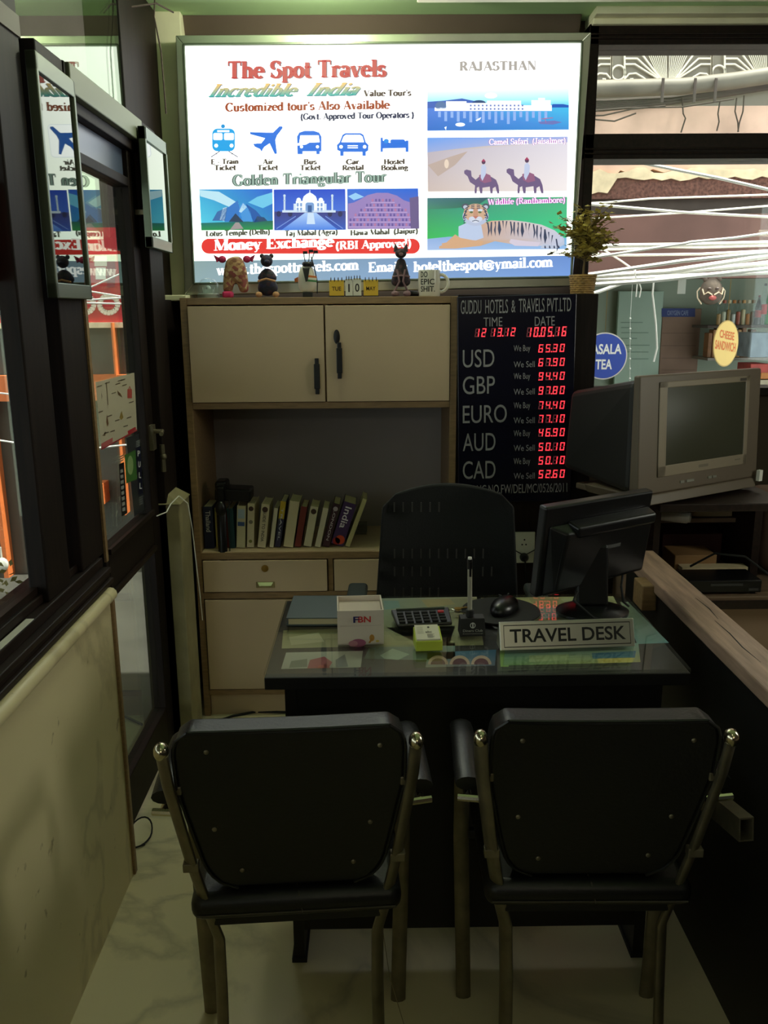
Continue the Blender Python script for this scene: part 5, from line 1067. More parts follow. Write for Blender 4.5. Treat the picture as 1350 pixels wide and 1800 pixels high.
# ================================================================== VISITOR CHAIRS
def visitor_chair(loc, rz, label, topw=0.20, stub=False):
    r = thing('visitor_chair', label, 'chair', loc, rz, 'visitor chairs facing the travel desk')
    # backrest: padded slab, wider at top, concave
    b = MB(); n, m_ = 16, 22; z0, z1 = 0.478, 0.826
    def hw(v): 
        w_ = 0.146+0.048*min(1, v*1.5)**0.85
        if v < .18: w_ *= (0.72+0.28*math.sqrt(max(0, 1-((.18-v)/.18)**2)))
        if v > .86: w_ *= (0.86+0.14*math.sqrt(max(0, 1-((v-.86)/.14)**2)))
        return w_
    def P(u, v, d): return (u*hw(v), -0.055*v+0.016*(u*u)*-1*v-d, z0+(z1-z0)*v+0.010*(1-u*u)*(-1 if v > .8 else 0)*(v-.8)*5)
    for d in (0, -0.055):
        b.add([P(-1+2*i/n, j/m_, d) for j in range(m_+1) for i in range(n+1)], [(j*(n+1)+i, j*(n+1)+i+1, (j+1)*(n+1)+i+1, (j+1)*(n+1)+i) for j in range(m_) for i in range(n)])
    N_ = (m_+1)*(n+1); e = [i for i in range(n+1)]+[(j*(n+1)+n) for j in range(1, m_+1)]+[m_*(n+1)+i for i in range(n-1, -1, -1)]+[j*(n+1) for j in range(m_-1, 0, -1)]
    b.f += [[e[k], e[(k+1) % len(e)], N_+e[(k+1) % len(e)], N_+e[k]] for k in range(len(e))]; b.m += [0]*len(e)
    bk = b.build('backrest', M['leather'], r, smooth=50, bevel=0.009, seg=3)
    b = MB(); b.tube([P(-1+2*i/n, 1.0, 0.0) for i in range(n+1)], 0.003, 6); b.tube([P(-1, j/m_, 0.0) for j in range(m_+1)], 0.003, 6); b.tube([P(1, j/m_, 0.0) for j in range(m_+1)], 0.003, 6)
    b.build('piping', M['leather'], bk, smooth=True)
    for u, v in ((-.72, .88), (.78, .88), (-.78, .4), (.76, .4), (-.62, .12), (.66, .14)):
        b = MB(); b.ball(P(u, v, 0.001), (0.0045, 0.002, 0.0045), 8); lab(b.build('screw', M['tube'], bk, smooth=True), 'dull metal screw')
    # seat
    b = MB(); b.box(-0.192, 0.192, -0.02, 0.296, 0.42, 0.472); st = b.build('seat', M['leather'], r, bevel=0.022, seg=4, smooth=True)
    b = MB(); b.tube([(0.01, -0.021, 0.435), (0.004, -0.012, 0.468), (0.0, 0.02, 0.4735), (0.0, 0.27, 0.4735)], 0.0016, 6); b.tube([(-0.18, -0.020, 0.437), (0.18, -0.020, 0.437)], 0.0016, 6)
    lab(b.build('seam', mat('grey_stitching', S(74, 68, 58), 0.7), st, smooth=True), 'grey stitched seam')
    # flat oval tube frame
    for s in (-1, 1):
        b = MB(); b.tube([(s*0.212, -0.062, 0.785), (s*0.207, -0.052, 0.72), (s*0.185, -0.020, 0.56), (s*0.160, 0.012, 0.41), (s*0.148, 0.018, 0.36), (s*0.146, 0.0, 0.25), (s*0.148, -0.03, 0.0)], 0.01, 12, flat=(0.0085, 0.0155, (s, -0.9, 0)))
        lg = b.build('rear_leg', M['tube'], r, smooth=True)
        b = MB(); b.ball((s*0.212, -0.062, 0.790), (0.013, 0.016, 0.016)); lab(b.build('end_cap', M['chrome'], lg, smooth=True), 'chrome end cap')
        b = MB(); b.box(s*0.183-0.014, s*0.183+0.014, -0.03, -0.012, 0.535, 0.552); b.build('bracket', M['tube'], lg, bevel=0.002); b = MB(); b.box(s*0.200-0.014, s*0.200+0.014, -0.05, -0.034, 0.70, 0.716); b.build('bracket', M['tube'], lg, bevel=0.002)
        b = MB(); b.tube([(s*0.215, 0.235, 0.63), (s*0.215, 0.235, 0.40), (s*0.205, 0.23, 0.0)], 0.01, 10, flat=(0.010, 0.017, (0, 1, 0))); b.build('front_leg', M['tube'], r, smooth=True)
        b = MB(); b.tube([(s*0.195, -0.02, 0.648), (s*0.245, -0.012, 0.648)], 0.0065, 8); b.tube([(s*0.226, -0.012, 0.646), (s*0.224, 0.20, 0.646), (s*0.218, 0.236, 0.628)], 0.008, 8); am = b.build('arm_bar', M['chrome'], r, smooth=True)
        b = MB(); b.tube([(s*0.226, 0.0, 0.668), (s*0.226, 0.05, 0.672), (s*0.224, 0.12, 0.682), (s*0.222, 0.19, 0.678), (s*0.221, 0.22, 0.668)], 0.02, 12, flat=(0.014, 0.023, (0, 0, 1))); b.build('arm_pad', M['leather'], am, smooth=True)
    for q in ((-0.155, 0.155, 0.0, 0.02), (-0.20, 0.20, 0.226, 0.243)): bx(*q, 0.40, 0.42).build('seat_rail', M['black'], r, bevel=0.003)
    if stub:
        b = MB(); x0 = 0.262; T = rot((x0, 0.02, 0.585), R(-8), 0, R(8))
        for q in ((-0.014, 0.014, -0.05, 0.22, -0.022, -0.019), (-0.014, 0.014, -0.05, 0.22, 0.019, 0.022), (-0.014, -0.011, -0.05, 0.22, -0.019, 0.019), (0.011, 0.014, -0.05, 0.22, -0.019, 0.019)): b.box(*q, T=T)
        b.box(x0-0.05, x0-0.01, 0.05, 0.07, 0.58, 0.60)
        lab(b.build('hollow_bar', M['tube'], r), 'open ended square metal bar')
    return r
visitor_chair((-0.150, 1.36, 0), R(3.5), 'black padded visitor chair with chrome arms on the left, next to the marble wall')
visitor_chair((0.388, 1.375, 0), R(-1), 'black padded visitor chair with an open square bar under its arm, next to the partition', stub=True)
b = MB(); b.tube([(0.0, 1.40, 0.40), (0.02, 1.42, 0.22), (0.06, 1.48, 0.01)], 0.0009, 5); tag(b.build('loose_thread', mat('thread', S(150, 140, 110), 0.8), smooth=True), 'loose pale thread hanging from the left visitor chair to the floor', 'thread')
b = MB(); b.tube([(-0.70+0.035*cos(R(a)), 2.22+0.06*sin(R(a)), 0.006+0.02*max(0, sin(R(a)))) for a in range(150, -170, -16)], 0.0025, 6); b.tube([(-0.672, 2.175, 0.005), (-0.69, 2.165, 0.005), (-0.705, 2.15, 0.005)], 0.0025, 6)
tag(b.build('floor_wire', M['rubber'], smooth=True), 'black wire curled on the floor at the foot of the glass door', 'wire')
b = MB(); b.tube([at_z(370, 1272, 0.006), at_z(410, 1258, 0.006), at_z(450, 1251, 0.006), at_z(510, 1252, 0.006)], 0.005, 6); tag(b.build('floor_cable', M['rubber'], smooth=True), 'black cable running on the floor in front of the cabinet', 'cable')
b = MB(); b.tube([at_y(315, 872, 2.79), at_y(330, 885, 2.79), at_y(338, 930, 2.8), at_y(345, 990, 2.85), at_y(352, 1050, 2.9), at_y(356, 1090, 2.93)], 0.002, 6); b.tube([at_y(276, 907, 2.6), at_y(293, 900, 2.66), at_y(300, 886, 2.72), at_y(314, 872, 2.79)], 0.002, 6)
tag(b.build('wall_wire', M['white'], smooth=True), 'thin pale wire running over the low pier beside the cabinet', 'wire')

# ================================================================== TV CORNER
st = thing('tv_table', 'dark two tier wooden television table by the right window', 'table', (1.25, 2.75, 0))
so_ = Vector((1.25, 2.75, 0)); tb = lambda *a: (a[0]-1.25, a[1]-1.25, a[2]-2.75, a[3]-2.75, a[4], a[5])
M['shelfw'] = mat('brown_shelf_wood', S(112, 90, 72), 0.5, noise=0.25, scale=5, stretch=(1, 8, 8))
bx(*tb(0.86, 1.26, 2.50, 3.15, 0.895, 0.92)).build('top', M['woodh'], st, bevel=0.003)
bx(*tb(0.88, 1.70, 2.50, 3.15, 0.595, 0.625)).build('lower_shelf', M['shelfw'], st, bevel=0.003)
lab(bx(*tb(0.88, 1.70, 2.494, 2.50, 0.585, 0.612)).build('shelf_lip', M['woodh'], st), 'dark shelf lip')
bx(*tb(0.90, 1.225, 2.80, 3.15, 0.785, 0.80)).build('middle_shelf', M['shelfw'], st, bevel=0.002)
for x in (0.88, 1.22): bx(*tb(x, x+0.03, 3.08, 3.15, 0, 0.895)).build('post', M['woodh'], st)
bx(*tb(0.88, 0.90, 2.60, 3.15, 0.625, 0.895)).build('side_panel', M['woodh'], st)
bx(*tb(1.225, 1.25, 2.66, 3.08, 0.625, 0.895)).build('side_panel', M['woodh'], st)
lab(bx(*tb(0.90, 1.70, 2.54, 3.10, 0.0, 0.585)).build('base_cupboard', mat('beige_brown_panel', S(150, 124, 104), 0.6, noise=0.1, scale=3), st), 'beige brown base')
# television
tv = thing('television', 'old silver grey tube television turned sideways on the table by the window', 'television', (0.987, 2.592, 0.9205), R(31.4))
tw, z0, z1 = 0.279, 0.040, 0.388
tm = mat('grey_brown_plastic', S(92, 80, 66), 0.45); tm2 = mat('silver_plastic', S(124, 112, 94), 0.4)
b = MB(); s_ = .215
b.hexa([(-tw, -0.03, z0), (tw, -0.03, z0), (tw, 0.005, z0), (-tw, 0.005, z0), (-tw, -0.012, z1), (tw, -0.012, z1), (tw, 0.012, z1), (-tw, 0.012, z1)]); bz = b.build('bezel', tm, tv, bevel=0.006, seg=3)
def fr(u, v, d): # point on front
    return Vector((-tw+2*tw*u, -0.03+0.018*v-d, z0+(z1-z0)*v))
b = MB()
for q in ((.145, .14, .89, .235), (.145, .89, .89, .94), (.145, .14, .205, .94), (.855, .14, .89, .94)): b.hexa([fr(q[0], q[1], 0), fr(q[2], q[1], 0), fr(q[2], q[1], -.004), fr(q[0], q[1], -.004), fr(q[0], q[3], 0), fr(q[2], q[3], 0), fr(q[2], q[3], -.004), fr(q[0], q[3], -.004)])
b.v = [v+Vector((0, -0.004, 0)) for v in b.v]; lab(b.build('screen_surround', tm2, bz, bevel=0.002), 'silver surround')
b = MB(); n = 10
b.add([fr(.2+.66*i/n, .23+.665*j/n, 0.001+0.010*(1-(2*i/n-1)**2)*(1-(2*j/n-1)**2)) for j in range(n+1) for i in range(n+1)], [(j*(n+1)+i, j*(n+1)+i+1, (j+1)*(n+1)+i+1, (j+1)*(n+1)+i) for j in range(n) for i in range(n)])
lab(b.build('screen', mat('dark_screen', S(56, 56, 44), 0.3, spec=0.4), tv, smooth=True), 'dark curved screen')
pr = Print(lambda u, v, L: fr(u, v, 0.0048+0.0004*L)); pr.rect(.80, .90, .855, .925, S(60, 54, 46), 0); pr.rect(.47, .175, .55, .20, S(104, 96, 82), 0); pr.rect(.78, .19, .83, .2, S(104, 96, 82), 0); pr.build('badge', M['print'], tv)
for u in (.33, .38, .41, .56, .60):
    b = MB(); b.hexa([fr(u, .06, .003), fr(u+.03, .06, .003), fr(u+.03, .06, 0), fr(u, .06, 0), fr(u, .08, .003), fr(u+.03, .08, .003), fr(u+.03, .08, 0), fr(u, .08, 0)]); b.build('button', M['alud'], tv)
b = MB(); b.hexa([(-tw*.93, -0.045, 0.012), (tw*.93, -0.045, 0.012), (tw*.9, 0.2, 0.012), (-tw*.9, 0.2, 0.012), (-tw*.96, -0.030, z0), (tw*.96, -0.030, z0), (tw*.95, 0.2, z0), (-tw*.95, 0.2, z0)]); b.box(-0.2, 0.2, 0.0, 0.3, 0.0, 0.02); b.build('base', tm, tv, bevel=0.004)
b = MB(); b.hexa([(-tw*.985, 0.006, z0), (tw*.985, 0.006, z0), (tw*.74, 0.36, z0+.02), (-tw*.74, 0.36, z0+.02), (-tw*.985, 0.012, z1-.012), (tw*.985, 0.012, z1-.012), (tw*.66, 0.36, z1-.075), (-tw*.66, 0.36, z1-.075)]); b.box(-tw*.45, tw*.45, .36, .41, .10, .26)
lab(b.build('rear_case', mat('dark_grey_case', S(22, 21, 20), 0.5), tv, bevel=0.02, seg=3), 'dark rear case')
b = MB(); b.tube([(0.29, 0.02, 0.22), (0.30, 0.0, 0.1), (0.29, 0.0, 0.03), (0.288, 0.01, 0.006)], 0.003, 6); b.tube([(0.30, 0.05, 0.2), (0.31, 0.02, 0.08), (0.294, 0.03, 0.006)], 0.003, 6); b.build('cord', M['rubber'], tv, smooth=True)
bx(0.262, 0.278, -0.052, -0.04, 0.03, 0.065).build('white_tag', M['white'], tv)
# things on the table shelves
p = at_y(1158, 934, 2.75)
b = MB(); T = rot((0.98, 2.76, 0.822), R(90), 0, R(60)); b.lathe([(0.0001, -0.07), (0.021, -0.07), (0.021, 0.06), (0.017, 0.065), (0.017, 0.07), (0.0001, 0.07)], 18, T=T); tag(b.build('paper_roll', M['white'], smooth=True), 'pale roll lying on the middle shelf just right of the monitor', 'roll')
o = bx(1.08, 1.22, 2.82, 2.98, 0.801, 0.88).build('cardboard_box', mat('cream_carton', S(176, 150, 112), 0.8), bevel=0.003); tag(o, 'cream carton on the middle shelf under the television', 'box')
o = bx(1.00, 1.21, 2.86, 3.05, 0.627, 0.73).build('storage_box', mat('maroon_box', S(66, 30, 28), 0.6), bevel=0.003); tag(o, 'dark maroon box standing behind the stacked papers on the lower shelf', 'box')
o = bx(0.99, 1.13, 2.70, 2.82, 0.627, 0.70).build('wooden_box', mat('tan_carton', S(138, 104, 64), 0.7), bevel=0.003); tag(o, 'tan wooden box at the left of the lower shelf behind the partition cap', 'box')
zz = 0.7015
def magz(label, c, x0, x1, y0, y1, z, h):
    r = thing('magazine', label, 'magazine', ((x0+x1)/2, (y0+y1)/2, z), 0, 'stacked magazines on the lower shelf'); a, d = (x1-x0)/2, (y1-y0)/2
    bx(-a+.002, a-.002, -d+.001, d-.002, 0.0012, h-.0012).build('pages', PAPER, r)
    b = MB(); b.box(-a, a, -d, d, 0, .0012); b.box(-a, a, -d, d, h-.0012, h); b.box(-a, a, -d-.001, -d, 0, h); b.build('cover', mat('magazine_cover', S(*c), 0.5), r)
    return r
magz('orange ended red paperback at the bottom of the stack on the lower shelf', (176, 56, 40), 1.02, 1.20, 2.66, 2.698, 0.627, 0.030)
magz('cream magazine on top of the red paperback on the lower shelf', (196, 180, 144), 1.00, 1.215, 2.655, 2.698, 0.6572, 0.014)
bx(0.06, 0.09, -0.0215, -0.0195, 0.001, 0.029).build('spine_label', M['orange'], bpy.data.objects['magazine'])
r = thing('dvd_player', 'flat black disc player on the lower shelf of the television table', 'disc player', (1.10, 2.575, 0.626))
bx(-0.13, 0.10, -0.06, 0.06, 0.006, 0.046).build('case', M['blackgloss'], r, bevel=0.003)
b = MB()
for x in (-0.11, 0.08):
    for y in (-0.045, 0.045): b.lathe([(0.008, 0), (0.008, 0.006)], 10, T=rot((x, y, 0)))
b.build('foot', M['rubber'], r)
b = MB(); b.box(-0.06, 0.04, -0.0615, -0.06, 0.028, 0.036); b.box(0.06, 0.09, -0.0615, -0.06, 0.012, 0.020); b.build('front_detail', mat('dark_detail', S(56, 56, 58), 0.3), r)
b = MB(); b.tube([(1.02, 2.64, 0.68), (1.08, 2.60, 0.735), (1.16, 2.56, 0.735), (1.22, 2.54, 0.69), (1.27, 2.52, 0.64), (1.31, 2.51, 0.632)], 0.0035, 6); tag(b.build('loose_cable', M['rubber'], smooth=True), 'black cable arching over the disc player on the lower shelf', 'cable')
# brown padded cushion on the shelf
o = bx(1.275, 1.66, 2.66, 2.96, 0.6255, 0.895).build('cushion', mat('brown_upholstery', S(112, 86, 76), 0.8, noise=0.1, scale=6), bevel=0.07, seg=5, smooth=True); tag(o, 'brown padded cushion standing on the lower shelf at the right edge, past the television', 'cushion')

# ================================================================== STREET OUTSIDE
FY = 5.0
struct(bx(-9, 9, 3.42, 12, -0.14, -0.06).build('ground_street', M['ground']))
struct(bx(-9, -0.86, -3, 3.42, -0.14, -0.06).build('ground_lane', M['ground']))
f = lambda px, py: at_y(px, py, FY)
# facade over the cafe
def band(name, px0, px1, y0, y1, m, d0=0.0, d1=0.3, lbl=None):
    a, b_ = f(px0, y0), f(px1, y1)
    return struct(bx(a.x, b_.x, FY+d0, FY+d1, b_.z, a.z).build(name, m))
x0, x1 = 0.95, 4.6
struct(bx(x0, x1, FY, FY+0.3, 2.56, 2.95).build('wall_street_glazing', M['darkglass']))
struct(bx(x0, x1, FY, FY+0.3, 2.95, 6.0).build('wall_street_upper', M['plaster']))
b = MB(); random.seed(3); pts = [(x0, FY, 2.56)]; X = x0
lo = []
while X < x1: lo.append((X, FY, 2.20+random.uniform(-.015, .02)+(-.02 if X < 1.35 else .02))); X += 0.06
lo.append((x1, FY, 2.2))
b.prism([(x0, FY, 2.56), (x1, FY, 2.56)]+lo[::-1], (0, 0.3, 0)); struct(b.build('wall_street_plaster', M['plaster']))
b = MB(); up_, dn = [], []; X = x0
while X < x1+.05:
    up_.append((X, FY-0.02, 2.230+random.uniform(-.015, .015))); dn.append((X, FY-0.02, (2.11 if X < 1.32 else 2.185)+random.uniform(-.012, .012))); X += 0.05
b.prism(up_+dn[::-1], (0, 0.1, 0)); struct(b.build('trim_torn_edge', M['torn']))
struct(bx(x0, x1, FY-0.005, FY+0.2, 2.085, 2.20).build('trim_rough_band', M['brownrough']))
struct(bx(x0, x1, FY+0.03, FY+0.2, 2.0, 2.085).build('trim_dark_gap', M['slate']))
b = MB(); b.box(x0, x1, FY-0.03, FY+0.2, 1.68, 2.0); b.box(x0, x1, FY-0.06, FY+0.1, 1.655, 1.685)
struct(b.build('shop_fascia', M['maroon']))
# cafe room: side walls, back, floor, ceiling
b = MB(); b.box(x0, x1, 6.0, 6.1, -0.06, 2.2); b.box(x0, x0+0.1, FY, 6.0, -0.06, 1.7); b.box(x1-0.1, x1, FY, 6.0, -0.06, 1.7); b.box(x0, x1, FY+.2, 6.0, 2.0, 2.1)
struct(b.build('wall_shop', M['greygreen']))
struct(bx(x0, x1, FY, FY+0.1, -0.06, 0.55).build('wall_shop_counter', M['greypanel']))
b = MB(); BY = 5.96
q = lambda px, py: at_y(px, py, BY)
def bpanel(px0, px1, y0, y1, d, m, name, label, cat, group=None):
    a, b_ = q(px0, y0), q(px1, y1); o = bx(a.x, b_.x, BY-d, BY, b_.z, a.z).build(name, m, bevel=0.004); tag(o, label, cat, group); return o
bpanel(1086, 1148, 512, 760, 0.03, M['greypanel'], 'notice_panel', 'pale green panel with faint writing on the back wall of the shop across the lane', 'panel')
pr = Print(onto_y(BY-0.032)); 
for k, (xa, xb, y) in enumerate(((1091, 1130, 566), (1092, 1110, 575), (1092, 1140, 584), (1092, 1120, 594), (1100, 1142, 606), (1100, 1140, 618), (1110, 1140, 630))): pr.rect(xa, y, xb, y+1.6, S(128, 150, 134), 0)
tag(pr.build('faint_writing', M['print']), 'faint lines of writing on the pale green panel', 'writing')
bd = thing('menu_board', 'brown board headed OXYGEN CAFE on the back wall of the shop', 'board', q(1193, 660))
bo = q(1193, 660)
a, c_ = q(1163, 543), q(1222, 660)
MBd = bx(a.x-bo.x, c_.x-bo.x, -0.03, 0, c_.z-bo.z, a.z-bo.z).build('board', M['brownboard'], bd, bevel=0.004)
pr = Print(lambda px, py, L: at_y(px, py, BY-0.032-0.001*L)-bo); pr.rect(1163, 542, 1222, 557, S(48, 62, 120), 0); pr.text(sans('OXYGEN CAFE', 0.01), 1173, 1210, 554, 8, S(140, 150, 180), 1)
for y in (585, 607, 629, 650): pr.rect(1163, y, 1222, y+1.0, S(112, 88, 74), 0)
pr.build('header_print', M['print'], bd)
bpanel(1160, 1207, 662, 690, 0.25, M['white'], 'white_carton', 'white carton below the brown board, half hidden by the television', 'carton')
# shelves with jars and bottles
SY = 5.75
sq = lambda px, py: at_y(px, py, SY)
sh = []
for i, (y, lb_) in enumerate(((572, 'upper glass shelf of jars in the shop across the lane'), (628, 'lower shelf of packets in the shop across the lane'))):
    a, c_ = sq(1234, y), sq(1420, y+3); o = bx(a.x, c_.x, SY-0.10, BY, c_.z, a.z).build('shop_shelf', M['darkglass'] if i else M['slate']); tag(o, lb_, 'shelf'); sh.append(a.z)
ordn = ['first', 'second', 'third', 'fourth', 'fifth', 'sixth', 'seventh', 'eighth', 'ninth']
jc = [(196, 150, 96), (210, 206, 180), (150, 120, 80), (222, 220, 210), (176, 90, 70), (206, 190, 150), (190, 120, 60), (130, 110, 84)]
for i in range(8):
    p = sq(1262+i*8.5, 572); r = thing('glass_jar', '%s glass jar from the left on the upper shop shelf' % ordn[i], 'jar', (p.x, SY, sh[0]+.0005), 0, 'glass jars on the upper shop shelf')
    b = MB(); b.lathe([(0.0001, 0), (0.0145, 0), (0.0152, 0.03), (0.0152, 0.118), (0.010, 0.134), (0.010, 0.142)], 12); b.build('jar', M['clear'], r, smooth=True)
    b = MB(); b.lathe([(0.0001, 0.002), (0.0130, 0.002), (0.0135, 0.07+0.014*(i % 3)), (0.0001, 0.075+0.014*(i % 3))], 10); b.build('contents', mat('jar_contents', S(*jc[i]), 0.8), r, smooth=True)
    b = MB(); b.lathe([(0.0118, 0.140), (0.0118, 0.160), (0.0001, 0.162)], 10); b.build('lid', mat('jar_lid', S(*jc[(i+3) % 8]), 0.5), r, smooth=True)
def bottle(px, base_y, h, rad, body, label_c, label, cap=(200, 200, 200)):
    p = sq(px, base_y); r = thing('bottle', label, 'bottle', (p.x, SY-0.03, sh[0]+.0005))
    b = MB(); b.lathe([(0.0001, 0), (rad, 0.004), (rad, h*.55), (rad*.8, h*.70), (rad*.34, h*.86), (rad*.34, h*.95)], 18); b.build('body', body, r, smooth=True)
    b = MB(); b.lathe([(rad*.4, h*.94), (rad*.4, h), (0.0001, h)], 12); b.build('cap', mat('bottle_cap', S(*cap), 0.5), r, smooth=True)
    b = MB(); b.lathe([(rad*1.01, h*.26), (rad*1.01, h*.5)], 18); b.build('paper_label', mat('bottle_label', S(*label_c), 0.6), r, smooth=True)
bottle(1327, 572, 0.19, 0.020, mat('cola_plastic', S(30, 18, 16), 0.2), (160, 40, 40), 'dark cola bottle with red label on the upper shop shelf', (120, 24, 24))
bottle(1336, 572, 0.265, 0.022, M['clear'], (190, 60, 60), 'tall clear bottle between the cola and the green bottle', (70, 60, 50))
bottle(1349, 572, 0.29, 0.034, mat('green_plastic', S(40, 190, 90), 0.15), (30, 150, 70), 'bright green soda bottle at the right end of the upper shop shelf', (40, 160, 80))
pc = [(150, 100, 60), (176, 120, 70), (120, 70, 50), (160, 110, 80), (184, 140, 90), (130, 90, 60), (150, 80, 60), (110, 80, 60)]
for i in range(8):
    p = sq(1242+i*8 if i < 4 else 1292+(i-4)*8.5, 628); o = bx(p.x-0.013, p.x+0.013, SY-0.04, SY+0.04, sh[1]+.0005, sh[1]+0.16+0.02*(i % 3)).build('snack_packet', mat('packet', S(*pc[i]), 0.5, noise=0.3, scale=40), bevel=0.004)
    tag(o, '%s snack packet from the left on the lower shop shelf' % ordn[i], 'packet', 'snack packets on the lower shop shelf')
for (xa, ya, xb, yb, c_, lbl) in ((1322, 585, 1352, 628, (120, 136, 150), 'blue printed carton behind the shop window at the right edge'), (1320, 640, 1352, 656, (170, 60, 50), 'red carton under the blue printed carton'), (1338, 654, 1362, 666, (196, 120, 50), 'orange carton just right of the television'), (1336, 668, 1366, 700, (170, 156, 130), 'beige carton right of the television screen'), (1338, 720, 1370, 850, (96, 92, 88), 'grey stacked carton at the right edge behind the television')):
    a, c2 = at_y(xa, ya, 5.35), at_y(xb, yb, 5.35); o = bx(a.x, c2.x, 5.35, 5.55, c2.z, a.z).build('shop_carton', mat('carton', S(*c_), 0.6, noise=0.35, scale=14), bevel=0.003); tag(o, lbl, 'carton')
# hanging demon mask
mp2 = at_y(1250, 512, 4.9)
r = thing('wall_mask', 'grey and pink grimacing wall mask above the jars', 'mask', mp2)
b = MB(); b.ball((0, 0, 0), (0.064, 0.03, 0.074), 18); b.v = [Vector((v.x*(1.15 if v.z < -.02 else 1), min(v.y, 0.005), v.z)) for v in b.v]
for s in (-1, 1): b.ball((s*0.04, -0.004, 0.065), (0.014, 0.01, 0.014), 8)
b.build('face', mat('mask_grey', S(104, 88, 76), 0.7, noise=0.3, scale=50), r, smooth=True)
b = MB()
for s in (-1, 1): b.tube([(s*0.006, -0.034, -0.02), (s*0.03, -0.034, -0.006), (s*0.05, -0.030, -0.018), (s*0.058, -0.02, 0.012)], 0.004, 6); b.tube([(s*0.062, 0, 0.02), (s*0.078, 0, 0.0), (s*0.074, 0, -0.035), (s*0.05, -0.004, -0.07)], 0.004, 6)
lab(b.build('moustache', mat('mask_cream', S(226, 200, 170), 0.6), r, smooth=True), 'cream moustache')
b = MB(); b.ball((0, -0.03, -0.036), (0.022, 0.008, 0.014), 12); lab(b.build('mouth', mat('mask_red', S(190, 90, 84), 0.5), r, smooth=True), 'red open mouth')
b = MB()
for s in (-1, 1): b.ball((s*0.022, -0.03, 0.014), (0.012, 0.005, 0.007), 10)
b.build('eye', mat('mask_eye', S(84, 66, 60), 0.5), r, smooth=True)
# hanging round signs
def hung_sign(px, py, rx, rz_, Y, col, rim, lines, label, tcol, tilt=0, top=None):
    c0 = at_y(px, py, Y); k = Y/1500*1.0
    r = thing('hanging_sign', label, 'sign', c0, R(tilt)); rx *= 1.088; rz_ *= 1.088; top = 1.656-c0.z-rz_
    b = MB(); b.prism([(rx*cos(2*pi*i/48), 0, rz_*sin(2*pi*i/48)) for i in range(48)], (0, 0.008, 0)); b.build('disc', mat('sign_rim', S(*rim), 0.4), r)
    pr = Print(flat((0, 0, 0), (rx, 0, 0), (0, 0, rz_), 0.0008)); pr.disc(0, 0, .95, .95, S(*col), 0, 48)
    for t, x0_, x1_, y, h, y1 in lines: pr.text(sans(t, 0.025), x0_, x1_, y, h, S(*tcol), 1, y1, flipy=1)
    pr.build('face_print', M['gprint'], r)
    b = MB(); b.tube([(0, 0.004, rz_), (0, 0.004, rz_+top)], 0.0015, 5); b.build('string', M['brass'], r)
Y4 = 4.95
hung_sign(1062, 626, 0.122, 0.122, Y4, (64, 84, 170), (214, 204, 196), [('MASALA', -.86, .74, .10, .40, .10), ('TEA', -.36, .36, -.55, .40, -.55)], 'round blue sign reading MASALA TEA hanging outside the window', (240, 236, 232), top=0.26)
hung_sign(1276, 604, 0.066, 0.120, Y4, (246, 206, 120), (206, 170, 100), [('CHEESE', -.56, .62, .28, .32, .14), ('SANDWICH', -.86, .80, -.20, .36, -.36)], 'oval yellow sign reading CHEESE SANDWICH hanging outside the window', (222, 110, 40), top=0.20)
# pipe and old wiring under the grille
b = MB(); P_ = lambda px, py, Y=4.88: at_y(px, py, Y)
b.tube([P_(960, 157), P_(1045, 156), P_(1200, 152), P_(1290, 142), P_(1420, 122), P_(1900, 96)], 0.042, 16); o = b.build('street_pipe', M['pipe'], smooth=True); tag(o, 'thick grey pipe running under the white iron grille across the lane', 'pipe')
b = MB()
for i in range(7): b.tube([P_(960, 176+i*3, 4.95), P_(1060, 178+i*2.4, 4.95), P_(1180, 172+i*1.6+3*sin(i), 4.95), P_(1270, 158+i*1.6, 4.95), P_(1420, 138+i, 4.95), P_(1900, 110+i, 4.95)], 0.011, 8)
tag(b.build('cable_bundle', M['slate'], smooth=True), 'bundle of dark cables strapped below the grey street pipe', 'cables')['kind'] = 'stuff'
random.seed(5)
for i, (lbl, pts) in enumerate((('drooping dark wire at the left below the cable bundle', [(1010, 200), (1045, 210), (1080, 213), (1118, 199)]), ('long sagging dark wire in the middle below the cable bundle', [(1030, 196), (1100, 190), (1200, 188), (1290, 174)]), ('lowest dark wire at far left under the pipe', [(1000, 204), (1060, 203), (1110, 192), (1170, 186)]))):
    b = MB(); b.tube([P_(x, y, 4.84) for x, y in pts], 0.004, 6); tag(b.build('drooping_wire', M['dcable'], smooth=True), lbl, 'wire')
for i, (lbl, pts) in enumerate((('dangling wire end below the middle pipe strap', [(1199, 172), (1201, 200), (1205, 208), (1197, 233)]), ('dangling wire end left of the pair at the right', [(1266, 176), (1262, 200), (1264, 214), (1260, 230)]), ('dangling wire in the middle of the pair at the right', [(1295, 172), (1292, 196), (1297, 215), (1298, 232)]), ('longest dangling wire at far right on the pink wall', [(1308, 168), (1306, 196), (1300, 215), (1297, 232)]))):
    b = MB(); b.tube([P_(x, y, 4.93) for x, y in pts], 0.004, 6); tag(b.build('dangling_wire', M['dcable'], smooth=True), lbl, 'wire')
for i, px in enumerate((1160, 1216, 1252)):
    a = P_(px, 152); b = MB(); b.box(a.x-.008, a.x+.008, 4.828, 4.834, a.z-.09, a.z+.03); tag(b.build('pipe_strap', M['slate'], bevel=0.003), ('left', 'middle', 'right')[i]+' metal strap holding the grey street pipe', 'strap')
